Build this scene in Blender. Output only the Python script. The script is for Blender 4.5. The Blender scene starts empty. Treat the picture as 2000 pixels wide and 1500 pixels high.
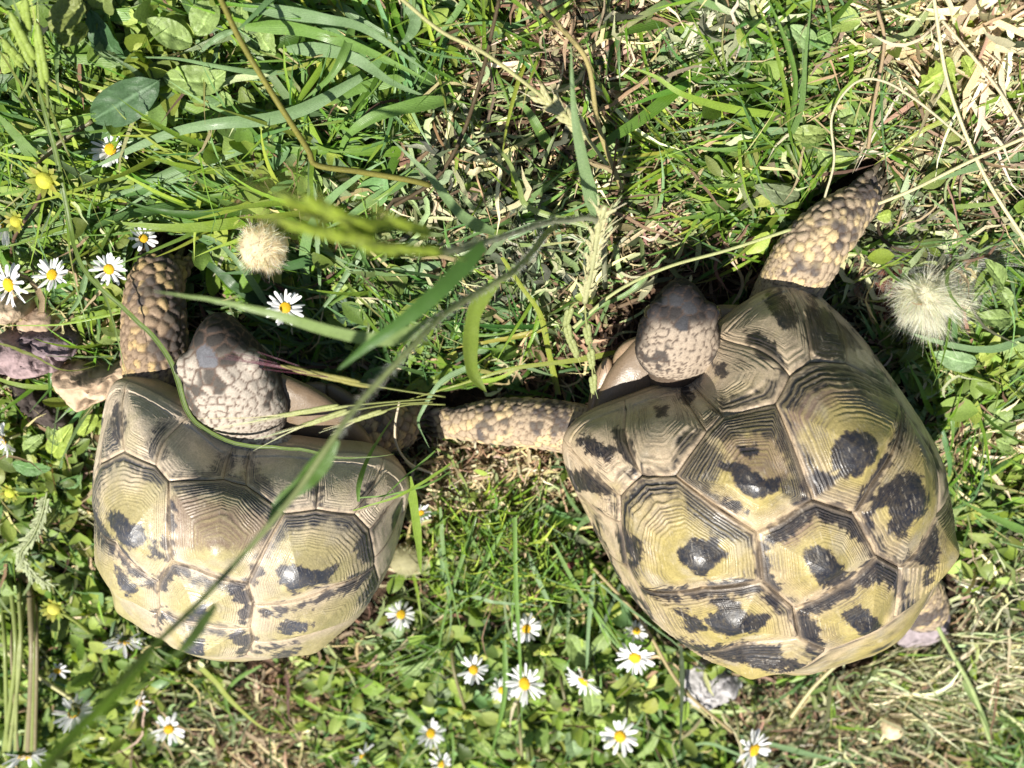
import bpy, math, random
import numpy as np
from mathutils import Vector, kdtree
random.seed(7)
RNG = np.random.default_rng(7)
S = bpy.context.scene
COL = S.collection

# ------------------------------------------------------------------ camera, sky, sun, exposure
TAU, DIST, FPX = 0.5019, 0.45, 1881.0
CAMP = np.array([0, DIST*math.sin(TAU), DIST*math.cos(TAU)])
cd = bpy.data.cameras.new('camera'); cam = bpy.data.objects.new('camera', cd); COL.objects.link(cam)
cam.location = CAMP; cam.rotation_euler = (-TAU, 0, 0)
cd.sensor_width = 36; cd.lens = 36*FPX/2000; cd.clip_start = .005; cd.clip_end = 200
cd.dof.use_dof = True; cd.dof.focus_distance = .385; cd.dof.aperture_fstop = 8.5
S.camera = cam
W = bpy.data.worlds.new('World'); S.world = W; W.use_nodes = True
SUN_AZ, SUN_EL = math.radians(60), math.radians(71)     # azimuth: degrees from -y towards -x
sd = np.array([-math.sin(SUN_AZ)*math.cos(SUN_EL), -math.cos(SUN_AZ)*math.cos(SUN_EL), math.sin(SUN_EL)])
nt = W.node_tree; sky = nt.nodes.new('ShaderNodeTexSky'); sky.sky_type = 'NISHITA'; sky.sun_disc = False
sky.sun_elevation = SUN_EL; sky.sun_rotation = math.atan2(sd[0], sd[1])
bg = nt.nodes['Background']; bg.inputs[1].default_value = .05; nt.links.new(sky.outputs[0], bg.inputs[0])
sl = bpy.data.lights.new('sun', 'SUN'); sl.energy = 5.0; sl.angle = math.radians(.53); sl.color = (1, .955, .87)
so = bpy.data.objects.new('sun', sl); COL.objects.link(so)
so.rotation_euler = Vector((-sd).tolist()).to_track_quat('-Z', 'Y').to_euler()
so.location = (sd*3).tolist()
S.view_settings.view_transform = 'Standard'; S.view_settings.look = 'None'
S.view_settings.gamma = 1; S.view_settings.exposure = 1.02
S.cycles.max_bounces = 8; S.cycles.transmission_bounces = 6; S.cycles.transparent_max_bounces = 6

# ------------------------------------------------------------------ geometry of the view
_c, _s = math.cos(TAU), math.sin(TAU)
RIGHT = np.array([1., 0, 0]); UPV = np.array([0, _c, -_s]); DIR = np.array([0, -_s, -_c])
def P(x, y, z=0.):
    d = DIR + RIGHT*(x-1000)/FPX + UPV*(750-y)/FPX
    return CAMP + d*((z-CAMP[2])/d[2])
def proj(p):
    v = np.asarray(p)-CAMP; dd = v@DIR
    return np.stack([1000+FPX*(v@RIGHT)/dd, 750-FPX*(v@UPV)/dd], -1), dd
def depth(p): return float((np.asarray(p)-CAMP)@DIR)

# ------------------------------------------------------------------ noise
def _h(i, j, k, s):
    n = (i*73856093) ^ (j*19349663) ^ (k*83492791) ^ (s*2654435)
    n = (n ^ (n >> 13))*1274126177 & 0x7fffffff
    n = (n ^ (n >> 11))*668265263 & 0x7fffffff
    return ((n >> 8) & 0xffff)/65535.
def vnoise(p, sc=1., seed=0):
    q = np.asarray(p)*sc+1000.; i = np.floor(q).astype(np.int64); f = q-i; f = f*f*(3-2*f); r = 0
    for a in (0, 1):
        for b in (0, 1):
            for c in (0, 1):
                w = (f[..., 0] if a else 1-f[..., 0])*(f[..., 1] if b else 1-f[..., 1])*(f[..., 2] if c else 1-f[..., 2])
                r = r+w*_h(i[..., 0]+a, i[..., 1]+b, i[..., 2]+c, seed)
    return r
def fbm(p, sc, seed=0, o=4):
    r = 0; a = .5; t = 0
    for k in range(o): r = r+a*vnoise(p, sc*2**k, seed+k); t += a; a *= .5
    return r/t
def smooth(a, b, x):
    t = np.clip((x-a)/(b-a), 0, 1); return t*t*(3-2*t)
def mixc(a, b, t): return a*(1-t[..., None])+np.asarray(b)*t[..., None]

# ------------------------------------------------------------------ materials
def nodes(name):
    m = bpy.data.materials.new(name); m.use_nodes = True; t = m.node_tree
    return m, t, t.nodes, t.links, t.nodes['Principled BSDF']
def attr_mat(name, rough=.5, spec=.4, transl=0., bump=0., bscale=900, bdist=.0004, var=.15, stripes=0., coat=0.):
    """colour from the 'col' attribute, grain and relief from noise"""
    m, t, N, L, b = nodes(name)
    a = N.new('ShaderNodeAttribute'); a.attribute_name = 'col'
    tc = N.new('ShaderNodeTexCoord'); nz = N.new('ShaderNodeTexNoise'); nz.inputs['Scale'].default_value = bscale; nz.inputs['Detail'].default_value = 5
    L.new(tc.outputs['Object'], nz.inputs['Vector'])
    mr = N.new('ShaderNodeMapRange'); mr.inputs[1].default_value = .3; mr.inputs[2].default_value = .7
    mr.inputs[3].default_value = 1-var; mr.inputs[4].default_value = 1+var; L.new(nz.outputs[0], mr.inputs[0])
    col = N.new('ShaderNodeVectorMath'); col.operation = 'SCALE'; L.new(a.outputs['Color'], col.inputs[0]); L.new(mr.outputs[0], col.inputs['Scale'])
    out = col.outputs[0]; hgt = nz.outputs[0]
    n2 = N.new('ShaderNodeTexNoise'); n2.inputs['Scale'].default_value = bscale*.13; n2.inputs['Detail'].default_value = 6; L.new(tc.outputs['Object'], n2.inputs['Vector'])
    rr = N.new('ShaderNodeMapRange'); rr.inputs[1].default_value = .35; rr.inputs[2].default_value = .65; rr.inputs[3].default_value = max(.05, rough-.12); rr.inputs[4].default_value = min(1, rough+.2); L.new(n2.outputs[0], rr.inputs[0]); L.new(rr.outputs[0], b.inputs['Roughness'])
    if stripes:
        uv = N.new('ShaderNodeUVMap'); uv.uv_map = 'uv'; sx = N.new('ShaderNodeSeparateXYZ'); L.new(uv.outputs[0], sx.inputs[0])
        mm = N.new('ShaderNodeMath'); mm.operation = 'MULTIPLY'; mm.inputs[1].default_value = 44; L.new(sx.outputs[0], mm.inputs[0])
        sn = N.new('ShaderNodeMath'); sn.operation = 'SINE'; L.new(mm.outputs[0], sn.inputs[0])
        r2 = N.new('ShaderNodeMapRange'); r2.inputs[1].default_value = -1; r2.inputs[2].default_value = 1
        r2.inputs[3].default_value = 1-stripes; r2.inputs[4].default_value = 1+stripes*.6; L.new(sn.outputs[0], r2.inputs[0])
        c2 = N.new('ShaderNodeVectorMath'); c2.operation = 'SCALE'; L.new(out, c2.inputs[0]); L.new(r2.outputs[0], c2.inputs['Scale']); out = c2.outputs[0]
        hgt = sn.outputs[0]
    L.new(out, b.inputs['Base Color'])
    b.inputs['Specular IOR Level'].default_value = spec
    if coat: b.inputs['Coat Weight'].default_value = coat; b.inputs['Coat Roughness'].default_value = .3
    if bump:
        bp = N.new('ShaderNodeBump'); bp.inputs['Strength'].default_value = bump; bp.inputs['Distance'].default_value = bdist
        L.new(hgt, bp.inputs['Height']); L.new(bp.outputs[0], b.inputs['Normal'])
    if transl:
        tr = N.new('ShaderNodeBsdfTranslucent'); mx = N.new('ShaderNodeMixShader'); mx.inputs[0].default_value = transl
        g = N.new('ShaderNodeVectorMath'); g.operation = 'MULTIPLY'; g.inputs[1].default_value = (1.25, 1.3, .6); L.new(out, g.inputs[0])
        if name[:3] in ('pet', 'flu'): g.inputs[1].default_value = (1, 1, 1)
        L.new(g.outputs[0], tr.inputs[0]); L.new(b.outputs[0], mx.inputs[1]); L.new(tr.outputs[0], mx.inputs[2])
        L.new(mx.outputs[0], N['Material Output'].inputs[0])
    return m
M = dict(
    blade=attr_mat('grass blade', .42, .45, .34, .25, 1500, .00015, .16, .13),
    leaf=attr_mat('broad leaf', .5, .4, .3, .5, 1600, .0004, .2),
    litter=attr_mat('dry litter', .7, .25, .18, .3, 2500, .0002, .3),
    petal=attr_mat('petal white', .5, .3, .35, .2, 2500, .0001, .04),
    disc=attr_mat('daisy disc', .7, .2, 0, .6, 3000, .0003, .25),
    shell=attr_mat('shell horn', .40, .45, 0, .5, 1500, .00022, .15, 0, .05),
    skin=attr_mat('scaly skin', .72, .16, 0, .5, 1800, .00035, .16),
    stone=attr_mat('stone', .85, .2, 0, .8, 260, .0012, .2),
    bark=attr_mat('bark', .9, .15, 0, .9, 400, .0012, .3),
    fluff=attr_mat('fluff', .8, .1, .55, 0, 500, .0001, .1),
    horn=attr_mat('claw horn', .4, .5, 0, .3, 1200, .0002, .2),
    eye=attr_mat('eye', .08, .8, 0, 0, 500, .0001, .1),
    soil=attr_mat('soil', .95, .1, 0, 1., 350, .003, .5),
)

# ------------------------------------------------------------------ mesh helpers
def mesh(name, v, quads, col, mat, uv=None, smooth_=True, origin=None, parent=None):
    v = np.asarray(v, float).reshape(-1, 3)
    if origin is not None: v = v-np.asarray(origin)
    me = bpy.data.meshes.new(name); quads = np.asarray(quads, np.int32); n = len(quads); k = quads.shape[1]
    me.vertices.add(len(v)); me.vertices.foreach_set('co', v.astype(np.float32).ravel())
    me.loops.add(n*k); me.loops.foreach_set('vertex_index', quads.ravel())
    me.polygons.add(n); me.polygons.foreach_set('loop_start', np.arange(0, n*k, k, dtype=np.int32))
    me.polygons.foreach_set('use_smooth', np.full(n, smooth_))
    me.update(calc_edges=True)
    c = np.ones((len(v), 4), np.float32); c[:, :3] = np.broadcast_to(np.asarray(col), (len(v), 3))
    at = me.attributes.new('col', 'FLOAT_COLOR', 'POINT'); at.data.foreach_set('color', c.ravel())
    if uv is not None:
        u = me.uv_layers.new(name='uv'); u.data.foreach_set('uv', np.asarray(uv, np.float32)[quads.ravel()].ravel())
    me.materials.append(mat)
    o = bpy.data.objects.new(name, me); COL.objects.link(o)
    if parent is not None: o.parent = parent
    elif origin is not None: o.location = origin
    return o
def tag(o, label=None, cat=None, group=None, kind=None):
    for k, x in (('label', label), ('category', cat), ('group', group), ('kind', kind)):
        if x: o[k] = x
    return o
def empty(name, loc, label, cat, group=None):
    o = bpy.data.objects.new(name, None); COL.objects.link(o); o.location = loc; o.empty_display_size = .01
    return tag(o, label, cat, group)
def grid_quads(nu, nv, wrap=False, off=0):
    i, j = np.meshgrid(np.arange(nu-1), np.arange(nv if wrap else nv-1), indexing='ij')
    j2 = (j+1) % nv
    return (np.stack([i*nv+j, (i+1)*nv+j, (i+1)*nv+j2, i*nv+j2], -1).reshape(-1, 4)+off)
def catmull(pts, n):
    p = np.asarray(pts, float)
    if len(p) == 2: return p[0]+(p[1]-p[0])*np.linspace(0, 1, n)[:, None]
    p = np.vstack([2*p[0]-p[1], p, 2*p[-1]-p[-2]]); seg = np.linalg.norm(np.diff(p[1:-1], axis=0), axis=1); cum = np.r_[0, np.cumsum(seg)]
    s = np.linspace(0, cum[-1], n); out = []
    for a in s:
        k = min(np.searchsorted(cum, a, 'right')-1, len(seg)-1); t = (a-cum[k])/max(seg[k], 1e-9)
        a0, a1, a2, a3 = p[k:k+4]
        out.append(.5*((2*a1)+(-a0+a2)*t+(2*a0-5*a1+4*a2-a3)*t*t+(-a0+3*a1-3*a2+a3)*t**3))
    return np.array(out)
def tube(path, rad, nv=8, squash=1.):
    """closed tube along a path: verts and quads"""
    path = np.asarray(path); n = len(path); rad = np.broadcast_to(rad, (n,)).copy()
    T = np.gradient(path, axis=0); T /= np.linalg.norm(T, axis=1)[:, None]+1e-12
    ref = np.array([0, 0, 1.]) if abs(T[:, 2]).mean() < .9 else np.array([1., 0, 0])
    A = np.cross(T, ref); A /= np.linalg.norm(A, axis=1)[:, None]+1e-12; B = np.cross(A, T)
    th = np.linspace(0, 2*np.pi, nv, endpoint=False)
    v = path[:, None]+rad[:, None, None]*(np.cos(th)[None, :, None]*A[:, None]+squash*np.sin(th)[None, :, None]*B[:, None])
    v = v.reshape(-1, 3); q = grid_quads(n, nv, True).tolist()
    c0 = len(v); v = np.vstack([v, path[0], path[-1]])
    for j in range(nv):
        q.append([c0, j, (j+1) % nv, c0]); b = (n-1)*nv; q.append([c0+1, b+(j+1) % nv, b+j, c0+1])
    return v, q
def tri_fix(q):   # quads with a repeated vertex stay as triangles
    return q
def poly_mesh(name, v, faces, col, mat, origin=None, parent=None, smooth_=True):
    """general faces (3 or 4 corners)"""
    v = np.asarray(v, float)
    if origin is not None: v = v-np.asarray(origin)
    fs = [tuple(dict.fromkeys(f)) for f in faces]
    me = bpy.data.meshes.new(name); me.from_pydata(v.tolist(), [], [f for f in fs if len(f) > 2]); me.update()
    c = np.ones((len(v), 4), np.float32); c[:, :3] = np.broadcast_to(np.asarray(col), (len(v), 3))
    at = me.attributes.new('col', 'FLOAT_COLOR', 'POINT'); at.data.foreach_set('color', c.ravel())
    me.polygons.foreach_set('use_smooth', [smooth_]*len(me.polygons)); me.materials.append(mat)
    o = bpy.data.objects.new(name, me); COL.objects.link(o)
    if parent is not None: o.parent = parent
    elif origin is not None: o.location = origin
    return o

# ------------------------------------------------------------------ soil
def soil_height(x, y):
    p = np.stack([x, y, x*0], -1); return (fbm(p, 28, 3)-.5)*.016+(fbm(p, 120, 5, 3)-.5)*.012-.005
def build_ground():
    g1 = np.linspace(-.5, .5, 331); X, Y = np.meshgrid(g1*1.0, g1*.9-.03, indexing='ij')
    Z = soil_height(X, Y); V = np.stack([X, Y, Z], -1).reshape(-1, 3)
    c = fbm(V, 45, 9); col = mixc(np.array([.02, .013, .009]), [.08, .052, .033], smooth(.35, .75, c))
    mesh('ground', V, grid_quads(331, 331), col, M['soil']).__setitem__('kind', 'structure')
    # the field going on around it, one sheet to the horizon
    r = np.geomspace(.3, 60, 40); th = np.linspace(0, 2*np.pi, 96, endpoint=False)
    X = r[:, None]*np.cos(th); Y = r[:, None]*np.sin(th)-.03
    V = np.stack([X, Y, np.full_like(X, -.02)-0.0*X], -1).reshape(-1, 3)
    c = fbm(V, 6, 2); col = mixc(np.array([.05, .07, .02]), [.09, .12, .035], c)
    mesh('field', V, grid_quads(40, 96, True), col, M['soil']).__setitem__('kind', 'structure')
build_ground()

# ------------------------------------------------------------------ tortoise shells
def R5(p): return [(1080+x/1.9225, 540+y/1.9225) for x, y in p]
def L4(p): return [(140+x/2.5, 720+y/2.5) for x, y in p]
RIMDEG = [3, 22, 44, 60, 76, 90, 104, 118, 132, 146, 159, 171]
class Shell:
    def __init__(s, pos, yaw, pitch, roll, prm, rim_px, out_px, cv):
        s.pos = np.array(pos); s.prm = prm
        cy, sy, cp, sp, cr, sr = math.cos(yaw), math.sin(yaw), math.cos(pitch), math.sin(pitch), math.cos(roll), math.sin(roll)
        s.R = np.array([[cy, -sy, 0], [sy, cy, 0], [0, 0, 1]])@np.array([[1, 0, 0], [0, cp, -sp], [0, sp, cp]])@np.array([[cr, 0, sr], [0, 1, 0], [-sr, 0, cr]])
        s.ctl = None
        g = [(r*math.cos(t), r*math.sin(t)) for r in np.linspace(.03, 1, 40) for t in np.linspace(0, 2*math.pi, 120, endpoint=False)]
        g = np.array(g); q, _ = proj(s.raw(g)); cen = q.mean(0)
        src, dst = [], []
        for deg, px in rim_px.items():
            a = math.radians(90-deg); src.append(proj(s.raw(np.array([[math.cos(a), math.sin(a)]])))[0][0]); dst.append(cv([px])[0])
        ang = np.arctan2(*(q-cen).T[::-1]); rad = np.linalg.norm(q-cen, axis=1)
        for px in cv(out_px):          # outline points: outermost model point in the same direction
            d = np.array(px)-cen; a = math.atan2(d[1], d[0]); da = np.abs((ang-a+np.pi) % (2*np.pi)-np.pi)
            m = rad[da < .06].max(); src.append(cen+d/np.linalg.norm(d)*m); dst.append(px)
        for r in (.15, .45):
            for t in np.linspace(0, 2*math.pi, 8, endpoint=False):
                a = proj(s.raw(np.array([[r*math.cos(t), r*math.sin(t)]])))[0][0]; src.append(a); dst.append(a)
        src, dst = np.array(src), np.array(dst)
        K = s.k(src, src)+np.eye(len(src))*.02; s.w = np.linalg.solve(K, dst-src); s.ctl = src; print('warp residual', np.abs(s.k(src, src)@s.w-(dst-src)).max(), 'nuchal', s.at(np.array([[0, 1.]])), proj(s.at(np.array([[0, 1.]])))[0])
        r, t = np.meshgrid(np.linspace(.0, 1, 260), np.linspace(0, 2*math.pi, 900, endpoint=False), indexing='ij')
        s.gd = np.stack([r*np.cos(t), r*np.sin(t)], -1).reshape(-1, 2); p = s.at(s.gd); s.gp, dd = proj(p)
        nrm = s.normal(s.gd); ok = ((CAMP-p)*nrm).sum(1) > -.002
        s.gd, s.gp = s.gd[ok], s.gp[ok]
    def k(s, a, b): return np.exp(-((a[:, None]-b[None])**2).sum(-1)/(2*80.**2))
    def raw(s, d):
        X, Y = d[..., 0], d[..., 1]; L, Wd, H, e1, e2, tp, lift, nd, nw = s.prm
        rho = np.clip(np.hypot(X, Y), 1e-6, 1); al = rho*np.pi/2; ct = X/rho; st = Y/rho
        pl = np.sin(al)**e1; h = np.maximum(np.cos(al), 0)**e2
        y = L/2*pl*st; x = Wd/2*pl*ct*(1-tp*pl*st)
        y = y-nd*np.exp(-(x/nw)**2)*pl**5*np.clip(st*2, 0, 1)
        z = H*h+lift*np.clip(st, 0, 1)**2*pl**4
        return np.stack([x, y, z], -1)@s.R.T+s.pos
    def at(s, d):
        d = np.asarray(d, float); p = s.raw(d)
        if s.ctl is None: return p
        f = p.reshape(-1, 3); q, dd = proj(f); mv = np.concatenate([s.k(q[i:i+20000], s.ctl)@s.w for i in range(0, len(q), 20000)])
        f = f+(mv[:, :1]*RIGHT-mv[:, 1:]*UPV)*(dd/FPX)[:, None]
        return f.reshape(p.shape)
    def normal(s, d):
        e = 2e-3; r = np.maximum(np.hypot(d[..., 0], d[..., 1]), 1e-6)[..., None]; dc = np.where(r > .99, d/r*.99, d)
        n = np.cross(s.at(dc+[e, 0])-s.at(dc-[e, 0]), s.at(dc+[0, e])-s.at(dc-[0, e])); return n/(np.linalg.norm(n, axis=-1)[..., None]+1e-12)
    def inv(s, px):
        i = ((s.gp-np.array(px))**2).sum(1).argmin(); return s.gd[i]
def pol(deg, r): a = math.radians(90-deg); return np.array([math.cos(a)*r, math.sin(a)*r])
def layout(sh, vis, cv):
    P_ = {}
    for sgn, sf in ((-1, 'L'), (1, 'R')):
        for k, d in enumerate(RIMDEG): P_[f'r{k}{sf}'] = pol(d*sgn, 1)
        for nm, d, r in (('i5', 97, .72), ('c23e', 108, .7), ('i6', 113, .7), ('i7', 126, .7), ('c34e', 132, .7), ('i8', 140, .7), ('i9', 150, .7),
                         ('v5c', 156, .64), ('i10', 160, .67), ('sc', 171, .68), ('v34', 135, .33), ('c34', 130, .46), ('v45', 156, .46),
                         ('c12e', 86, .74), ('i1', 20, .72), ('i2', 40, .72), ('i3', 58, .72), ('i4', 76, .72), ('c23', 106, .36)):
            P_[nm+sf] = pol(d*sgn, r)
    for k, px in vis.items(): P_[k] = sh.inv(cv([px])[0])
    polys = {}
    nb = lambda *a: list(a)
    polys['nuchal'] = nb('r0L', 'r0R', 'nbR', 'nbL')
    polys['V1'] = nb('nbL', 'nbR', 'v1R', 'v12R', '~v12', 'v12L', 'v1L')
    polys['V2'] = nb('v12L', '~v12r', 'v12R', 'c12R', 'v23R', '~v23', 'v23L', 'c12L')
    polys['V3'] = nb('v23L', '~v23r', 'v23R', 'c23R', 'v34R', 'v34L', 'c23L')
    polys['V4'] = nb('v34L', 'v34R', 'c34R', 'v45R', 'v45L', 'c34L')
    polys['V5'] = nb('v45L', 'v45R', 'v5cR', 'i10R', 'scR', 'scL', 'i10L', 'v5cL')
    polys['SC'] = nb('scL', 'scR', 'r11R', 'r11L')
    for f in 'LR':
        polys['C1'+f] = nb('v12'+f, 'v1'+f, 'i1'+f, 'i2'+f, 'i3'+f, 'i4'+f, 'c12e'+f, '~c12'+f, 'c12'+f)
        polys['C2'+f] = nb('c12'+f, '~c12r'+f, 'c12e'+f, 'i5'+f, 'c23e'+f, '~c23'+f, 'c23'+f, 'v23'+f)
        polys['C3'+f] = nb('c23'+f, '~c23r'+f, 'c23e'+f, 'i6'+f, 'i7'+f, 'c34e'+f, 'c34'+f, 'v34'+f)
        polys['C4'+f] = nb('c34'+f, 'c34e'+f, 'i8'+f, 'i9'+f, 'v5c'+f, 'v45'+f)
        polys['M1'+f] = nb('r0'+f, 'nb'+f, 'v1'+f, 'i1'+f, 'r1'+f)
        inner = {2: ['i1', 'i2'], 3: ['i2', 'i3'], 4: ['i3', 'i4'], 5: ['i4', 'c12e', 'i5'], 6: ['i5', 'c23e', 'i6'], 7: ['i6', 'i7'],
                 8: ['i7', 'c34e', 'i8'], 9: ['i8', 'i9'], 10: ['i9', 'v5c', 'i10'], 11: ['i10', 'sc']}
        for k, l in inner.items(): polys[f'M{k}{f}'] = [a+f for a in l]+[f'r{k}{f}', f'r{k-1}{f}']
    return P_, polys
def in_poly(q, poly):
    x, y = q[:, 0], q[:, 1]; r = np.zeros(len(q), bool); n = len(poly)
    for i in range(n):
        x1, y1 = poly[i]; x2, y2 = poly[(i+1) % n]
        if y1 == y2: continue
        r ^= ((y1 > y) != (y2 > y)) & (x < (x2-x1)*(y-y1)/(y2-y1)+x1)
    return r
def sdist(q, poly):
    a = np.array(poly); b = np.roll(a, -1, 0); d = b-a; r = np.full(len(q), 1e9)
    for i in range(len(a)):
        t = np.clip(((q-a[i])@d[i])/max(d[i]@d[i], 1e-9), 0, 1); r = np.minimum(r, np.linalg.norm(a[i]+t[:, None]*d[i]-q, axis=1))
    return np.where(in_poly(q, poly), r, -r)

def build_carapace(sh, vis, mids, areola, marks, bands, browns, cv, pal, parent, org, seed):
    P_, polys = layout(sh, vis, cv)
    midd = {k: [sh.inv(x) for x in cv(v)] for k, v in mids.items()}
    marks = [np.array(cv(m)) for m in marks]; bands = [np.array(cv(m)) for m in bands]; browns = [np.array(cv(m)) for m in browns]
    # inner shell: dome just under the scutes, turned under at the rim
    nr, nt_ = 60, 160; r, t = np.meshgrid(np.linspace(0.02, 1, nr), np.linspace(0, 2*math.pi, nt_, endpoint=False), indexing='ij')
    d = np.stack([r*np.cos(t), r*np.sin(t)], -1); V = sh.at(d)-sh.normal(d)*.0046*np.minimum(1, (1.001-r)*14)[..., None]-sh.normal(d)*.0008
    rim = sh.at(d[-1]); cen = rim.mean(0); dn = -sh.R[:, 2]
    rows = [rim+(cen-rim)*.010+dn*.0012, rim+(cen-rim)*.03+dn*.004, rim+(cen-rim)*.07+dn*.008, rim+(cen-rim)*.13+dn*.010, rim+(cen-rim)*.2+dn*.006]
    V = np.concatenate([V, np.array(rows)], 0); n2 = V.shape[0]
    col = np.broadcast_to(np.array([.30, .22, .14]), V.shape).copy(); col[:nr] = [.24, .18, .12]
    nz = fbm(V, 120, 4)[..., None]; col = col*(.7+.6*nz)
    car = mesh('carapace', V, grid_quads(n2, nt_, True), col.reshape(-1, 3), M['shell'], origin=org, parent=parent)
    rg = np.random.default_rng(seed)
    for key, names in polys.items():
        pts = []
        for nmi in names:
            if nmi.startswith('~'):
                k = nmi[1:]; rev = False
                if k not in midd and 'r' in k: k = k.replace('r', ''); rev = True
                if k in midd: pts += (midd[k][::-1] if rev else midd[k])
            elif nmi in P_: pts.append(P_[nmi])
        pts = np.array(pts); big = key[0] in 'VC'; shown = key in ('V1', 'V2', 'V3', 'C1L', 'C1R', 'C2L', 'C2R', 'C3L', 'C3R') or key in ('M1L', 'M1R', 'M2L', 'M2R', 'M3L', 'M3R', 'nuchal')
        NR, NP = (112, 176) if (big and shown) else ((56, 110) if shown else (20, 56))
        # boundary resampled; rim edges follow the rim circle
        b = []; m = len(pts)
        for i in range(m):
            p, q = pts[i], pts[(i+1) % m]; on = np.hypot(*p) > .995 and np.hypot(*q) > .995
            for u in np.linspace(0, 1, 12, endpoint=False):
                w = p+(q-p)*u
                if on: w = w/np.hypot(*w)
                b.append(w)
        b = np.array(b); L = np.r_[0, np.cumsum(np.linalg.norm(np.roll(b, -1, 0)-b, axis=1))]; bb = np.vstack([b, b[:1]])
        u = np.linspace(0, L[-1], NP, endpoint=False); bd = np.stack([np.interp(u, L, bb[:, 0]), np.interp(u, L, bb[:, 1])], 1)
        if key in areola: A = np.array(sh.inv(cv([areola[key]])[0]))
        elif key[0] == 'M' or key in ('SC', 'nuchal'):
            o = pts[np.hypot(pts[:, 0], pts[:, 1]) > .99].mean(0); A = o*.9 if key != 'nuchal' else pts.mean(0)
            if key == 'nuchal': A = pts.mean(0)
        else: A = pts.mean(0)
        tt = np.linspace(0.0, 1, NR)**.9; D = A+(bd[None]-A)*tt[:, None, None]
        # rings keep the rounded outline of the young scute near the areola
        rr = np.linalg.norm(bd-A, axis=1).mean(); un = (bd-A)/(np.linalg.norm(bd-A, axis=1)[:, None]+1e-9)
        D = D+(un[None]*rr-(bd[None]-A))*(tt*(1-tt)**2)[:, None, None]*.5
        X = sh.at(D); N = sh.normal(D); T = np.broadcast_to(tt[:, None], X.shape[:2])
        n1 = fbm(X, 90, seed+7); n2_ = fbm(X, 500, seed+9, 3); n3 = fbm(X, 2200, seed+2, 2)
        width = np.linalg.norm(X[-1]-X[0], axis=-1)[None]       # areola-to-edge length
        ringN = (19 if big else 13)
        ph = T*ringN+(n1-.5)*1.1+.9*np.sin(T*7+seed+len(key))+.3*np.sin(T*23)+(fbm(X, 260, seed+12, 3)-.5)*.55
        saw = ph-np.floor(ph); ridge = np.where(saw < .8, saw/.8, (1-saw)/.2)
        fine = .5+.5*np.sin(ph*2*math.pi*1.7+n2_*5); dE = (1-T)*width
        ramp = smooth(.28, .5, T)
        hb = (.0046 if key[0] == 'V' else .0050 if key[0] == 'C' else .0017)*pal.get('bulge', 1)*(1 if shown else .25)
        nub = .0022 if (big and shown) else 0
        disp = hb*(1-T**1.5)+nub*np.exp(-(T/.28)**2)-.0014-.0007*smooth(.0011, 0, dE)*(1 if big else .6)
        disp = disp+ramp*.00048*pal['rel']*(.35+1.2*smooth(.3, .7, n1))*(ridge-.5)*(width/.03)**.4+(n1-.5)*.0010*(1-T)+(n3-.5)*.0001
        # stay on the rim where the scute meets it
        onrim = (np.hypot(D[..., 0], D[..., 1]) > .97)
        disp = np.where(onrim, disp*.4, disp)
        X = X+N*disp[..., None]
        q, _ = proj(X.reshape(-1, 3)); fac = (((CAMP-X)*N).sum(-1) > -.004).reshape(-1)
        Xf = X.reshape(-1, 3); phi = np.linspace(0, 2*np.pi, NP, endpoint=False)[None]*np.ones((NR, 1)); rays = fbm(np.stack([np.cos(phi)*9, np.sin(phi)*9, T*2.2], -1), 1., seed+61, 4).reshape(-1)
        wob = (fbm(Xf, 500, seed+21, 4)-.5)*20+(fbm(Xf, 3000, seed+25, 2)-.5)*8+(rays-.5)*34*smooth(.25, .6, T).reshape(-1)
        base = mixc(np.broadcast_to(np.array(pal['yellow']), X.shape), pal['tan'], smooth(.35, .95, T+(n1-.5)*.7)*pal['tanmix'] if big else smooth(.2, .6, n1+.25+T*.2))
        base = base*((.58 if big else .82)+.36*n2_)[..., None]
        base = mixc(base, pal['olive'], smooth(.5, .75, fbm(X, 60, seed+3))*.5)
        col = base.reshape(-1, 3); fT = T.reshape(-1)
        stripe = smooth(.45, .8, np.maximum((1-ridge), fine*.75)).reshape(-1)
        gen = (ramp*pal['lines']*smooth(.35, .75, fbm(X, 140, seed+33))).reshape(-1)*stripe
        col = mixc(col, pal['line'], np.clip(gen, 0, 1)*.85)
        bandv = np.zeros(len(col)); kv = np.zeros(len(col)); bv = np.zeros(len(col))
        if shown:
            for mlist, tgt in ((marks, 0), (bands, 1), (browns, 2)):
                for pl_ in mlist:
                    lo, hi = pl_.min(0)-18, pl_.max(0)+18; sel = np.where(fac & (q > lo).all(1) & (q < hi).all(1))[0]
                    if not len(sel): continue
                    sd_ = sdist(q[sel], pl_)+wob[sel]+6; v = smooth(-2.5, 3.5, sd_)
                    if tgt == 0: kv[sel] = np.maximum(kv[sel], v)
                    elif tgt == 1: bandv[sel] = np.maximum(bandv[sel], smooth(-8, 8, sd_+4))
                    else: bv[sel] = np.maximum(bv[sel], smooth(-10, 12, sd_))
        else:
            kv = (smooth(.25, .12, T+(n1-.5)*.4) if big else smooth(.55, .62, n1)).reshape(-1)
            bandv = (smooth(.8, .9, T)*smooth(.4, .6, n1)).reshape(-1)
        dirt = smooth(.52, .75, fbm(Xf, 110, seed+81, 5)); col = mixc(col, [.30, .26, .195], dirt*.5)
        scr = smooth(.64, .78, fbm(Xf*np.array([1, .35, 1]), 2600, seed+41, 2))
        col = mixc(col, [.16, .105, .08], bv*(.45+.35*stripe))
        col = mixc(col, pal['black'], bandv*(.55+.45*stripe))
        dusty = pal['dust']
        kk = kv*(1-dusty*scr)*(1-.30*stripe*smooth(.3, .5, fT)*dusty*2)
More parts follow.
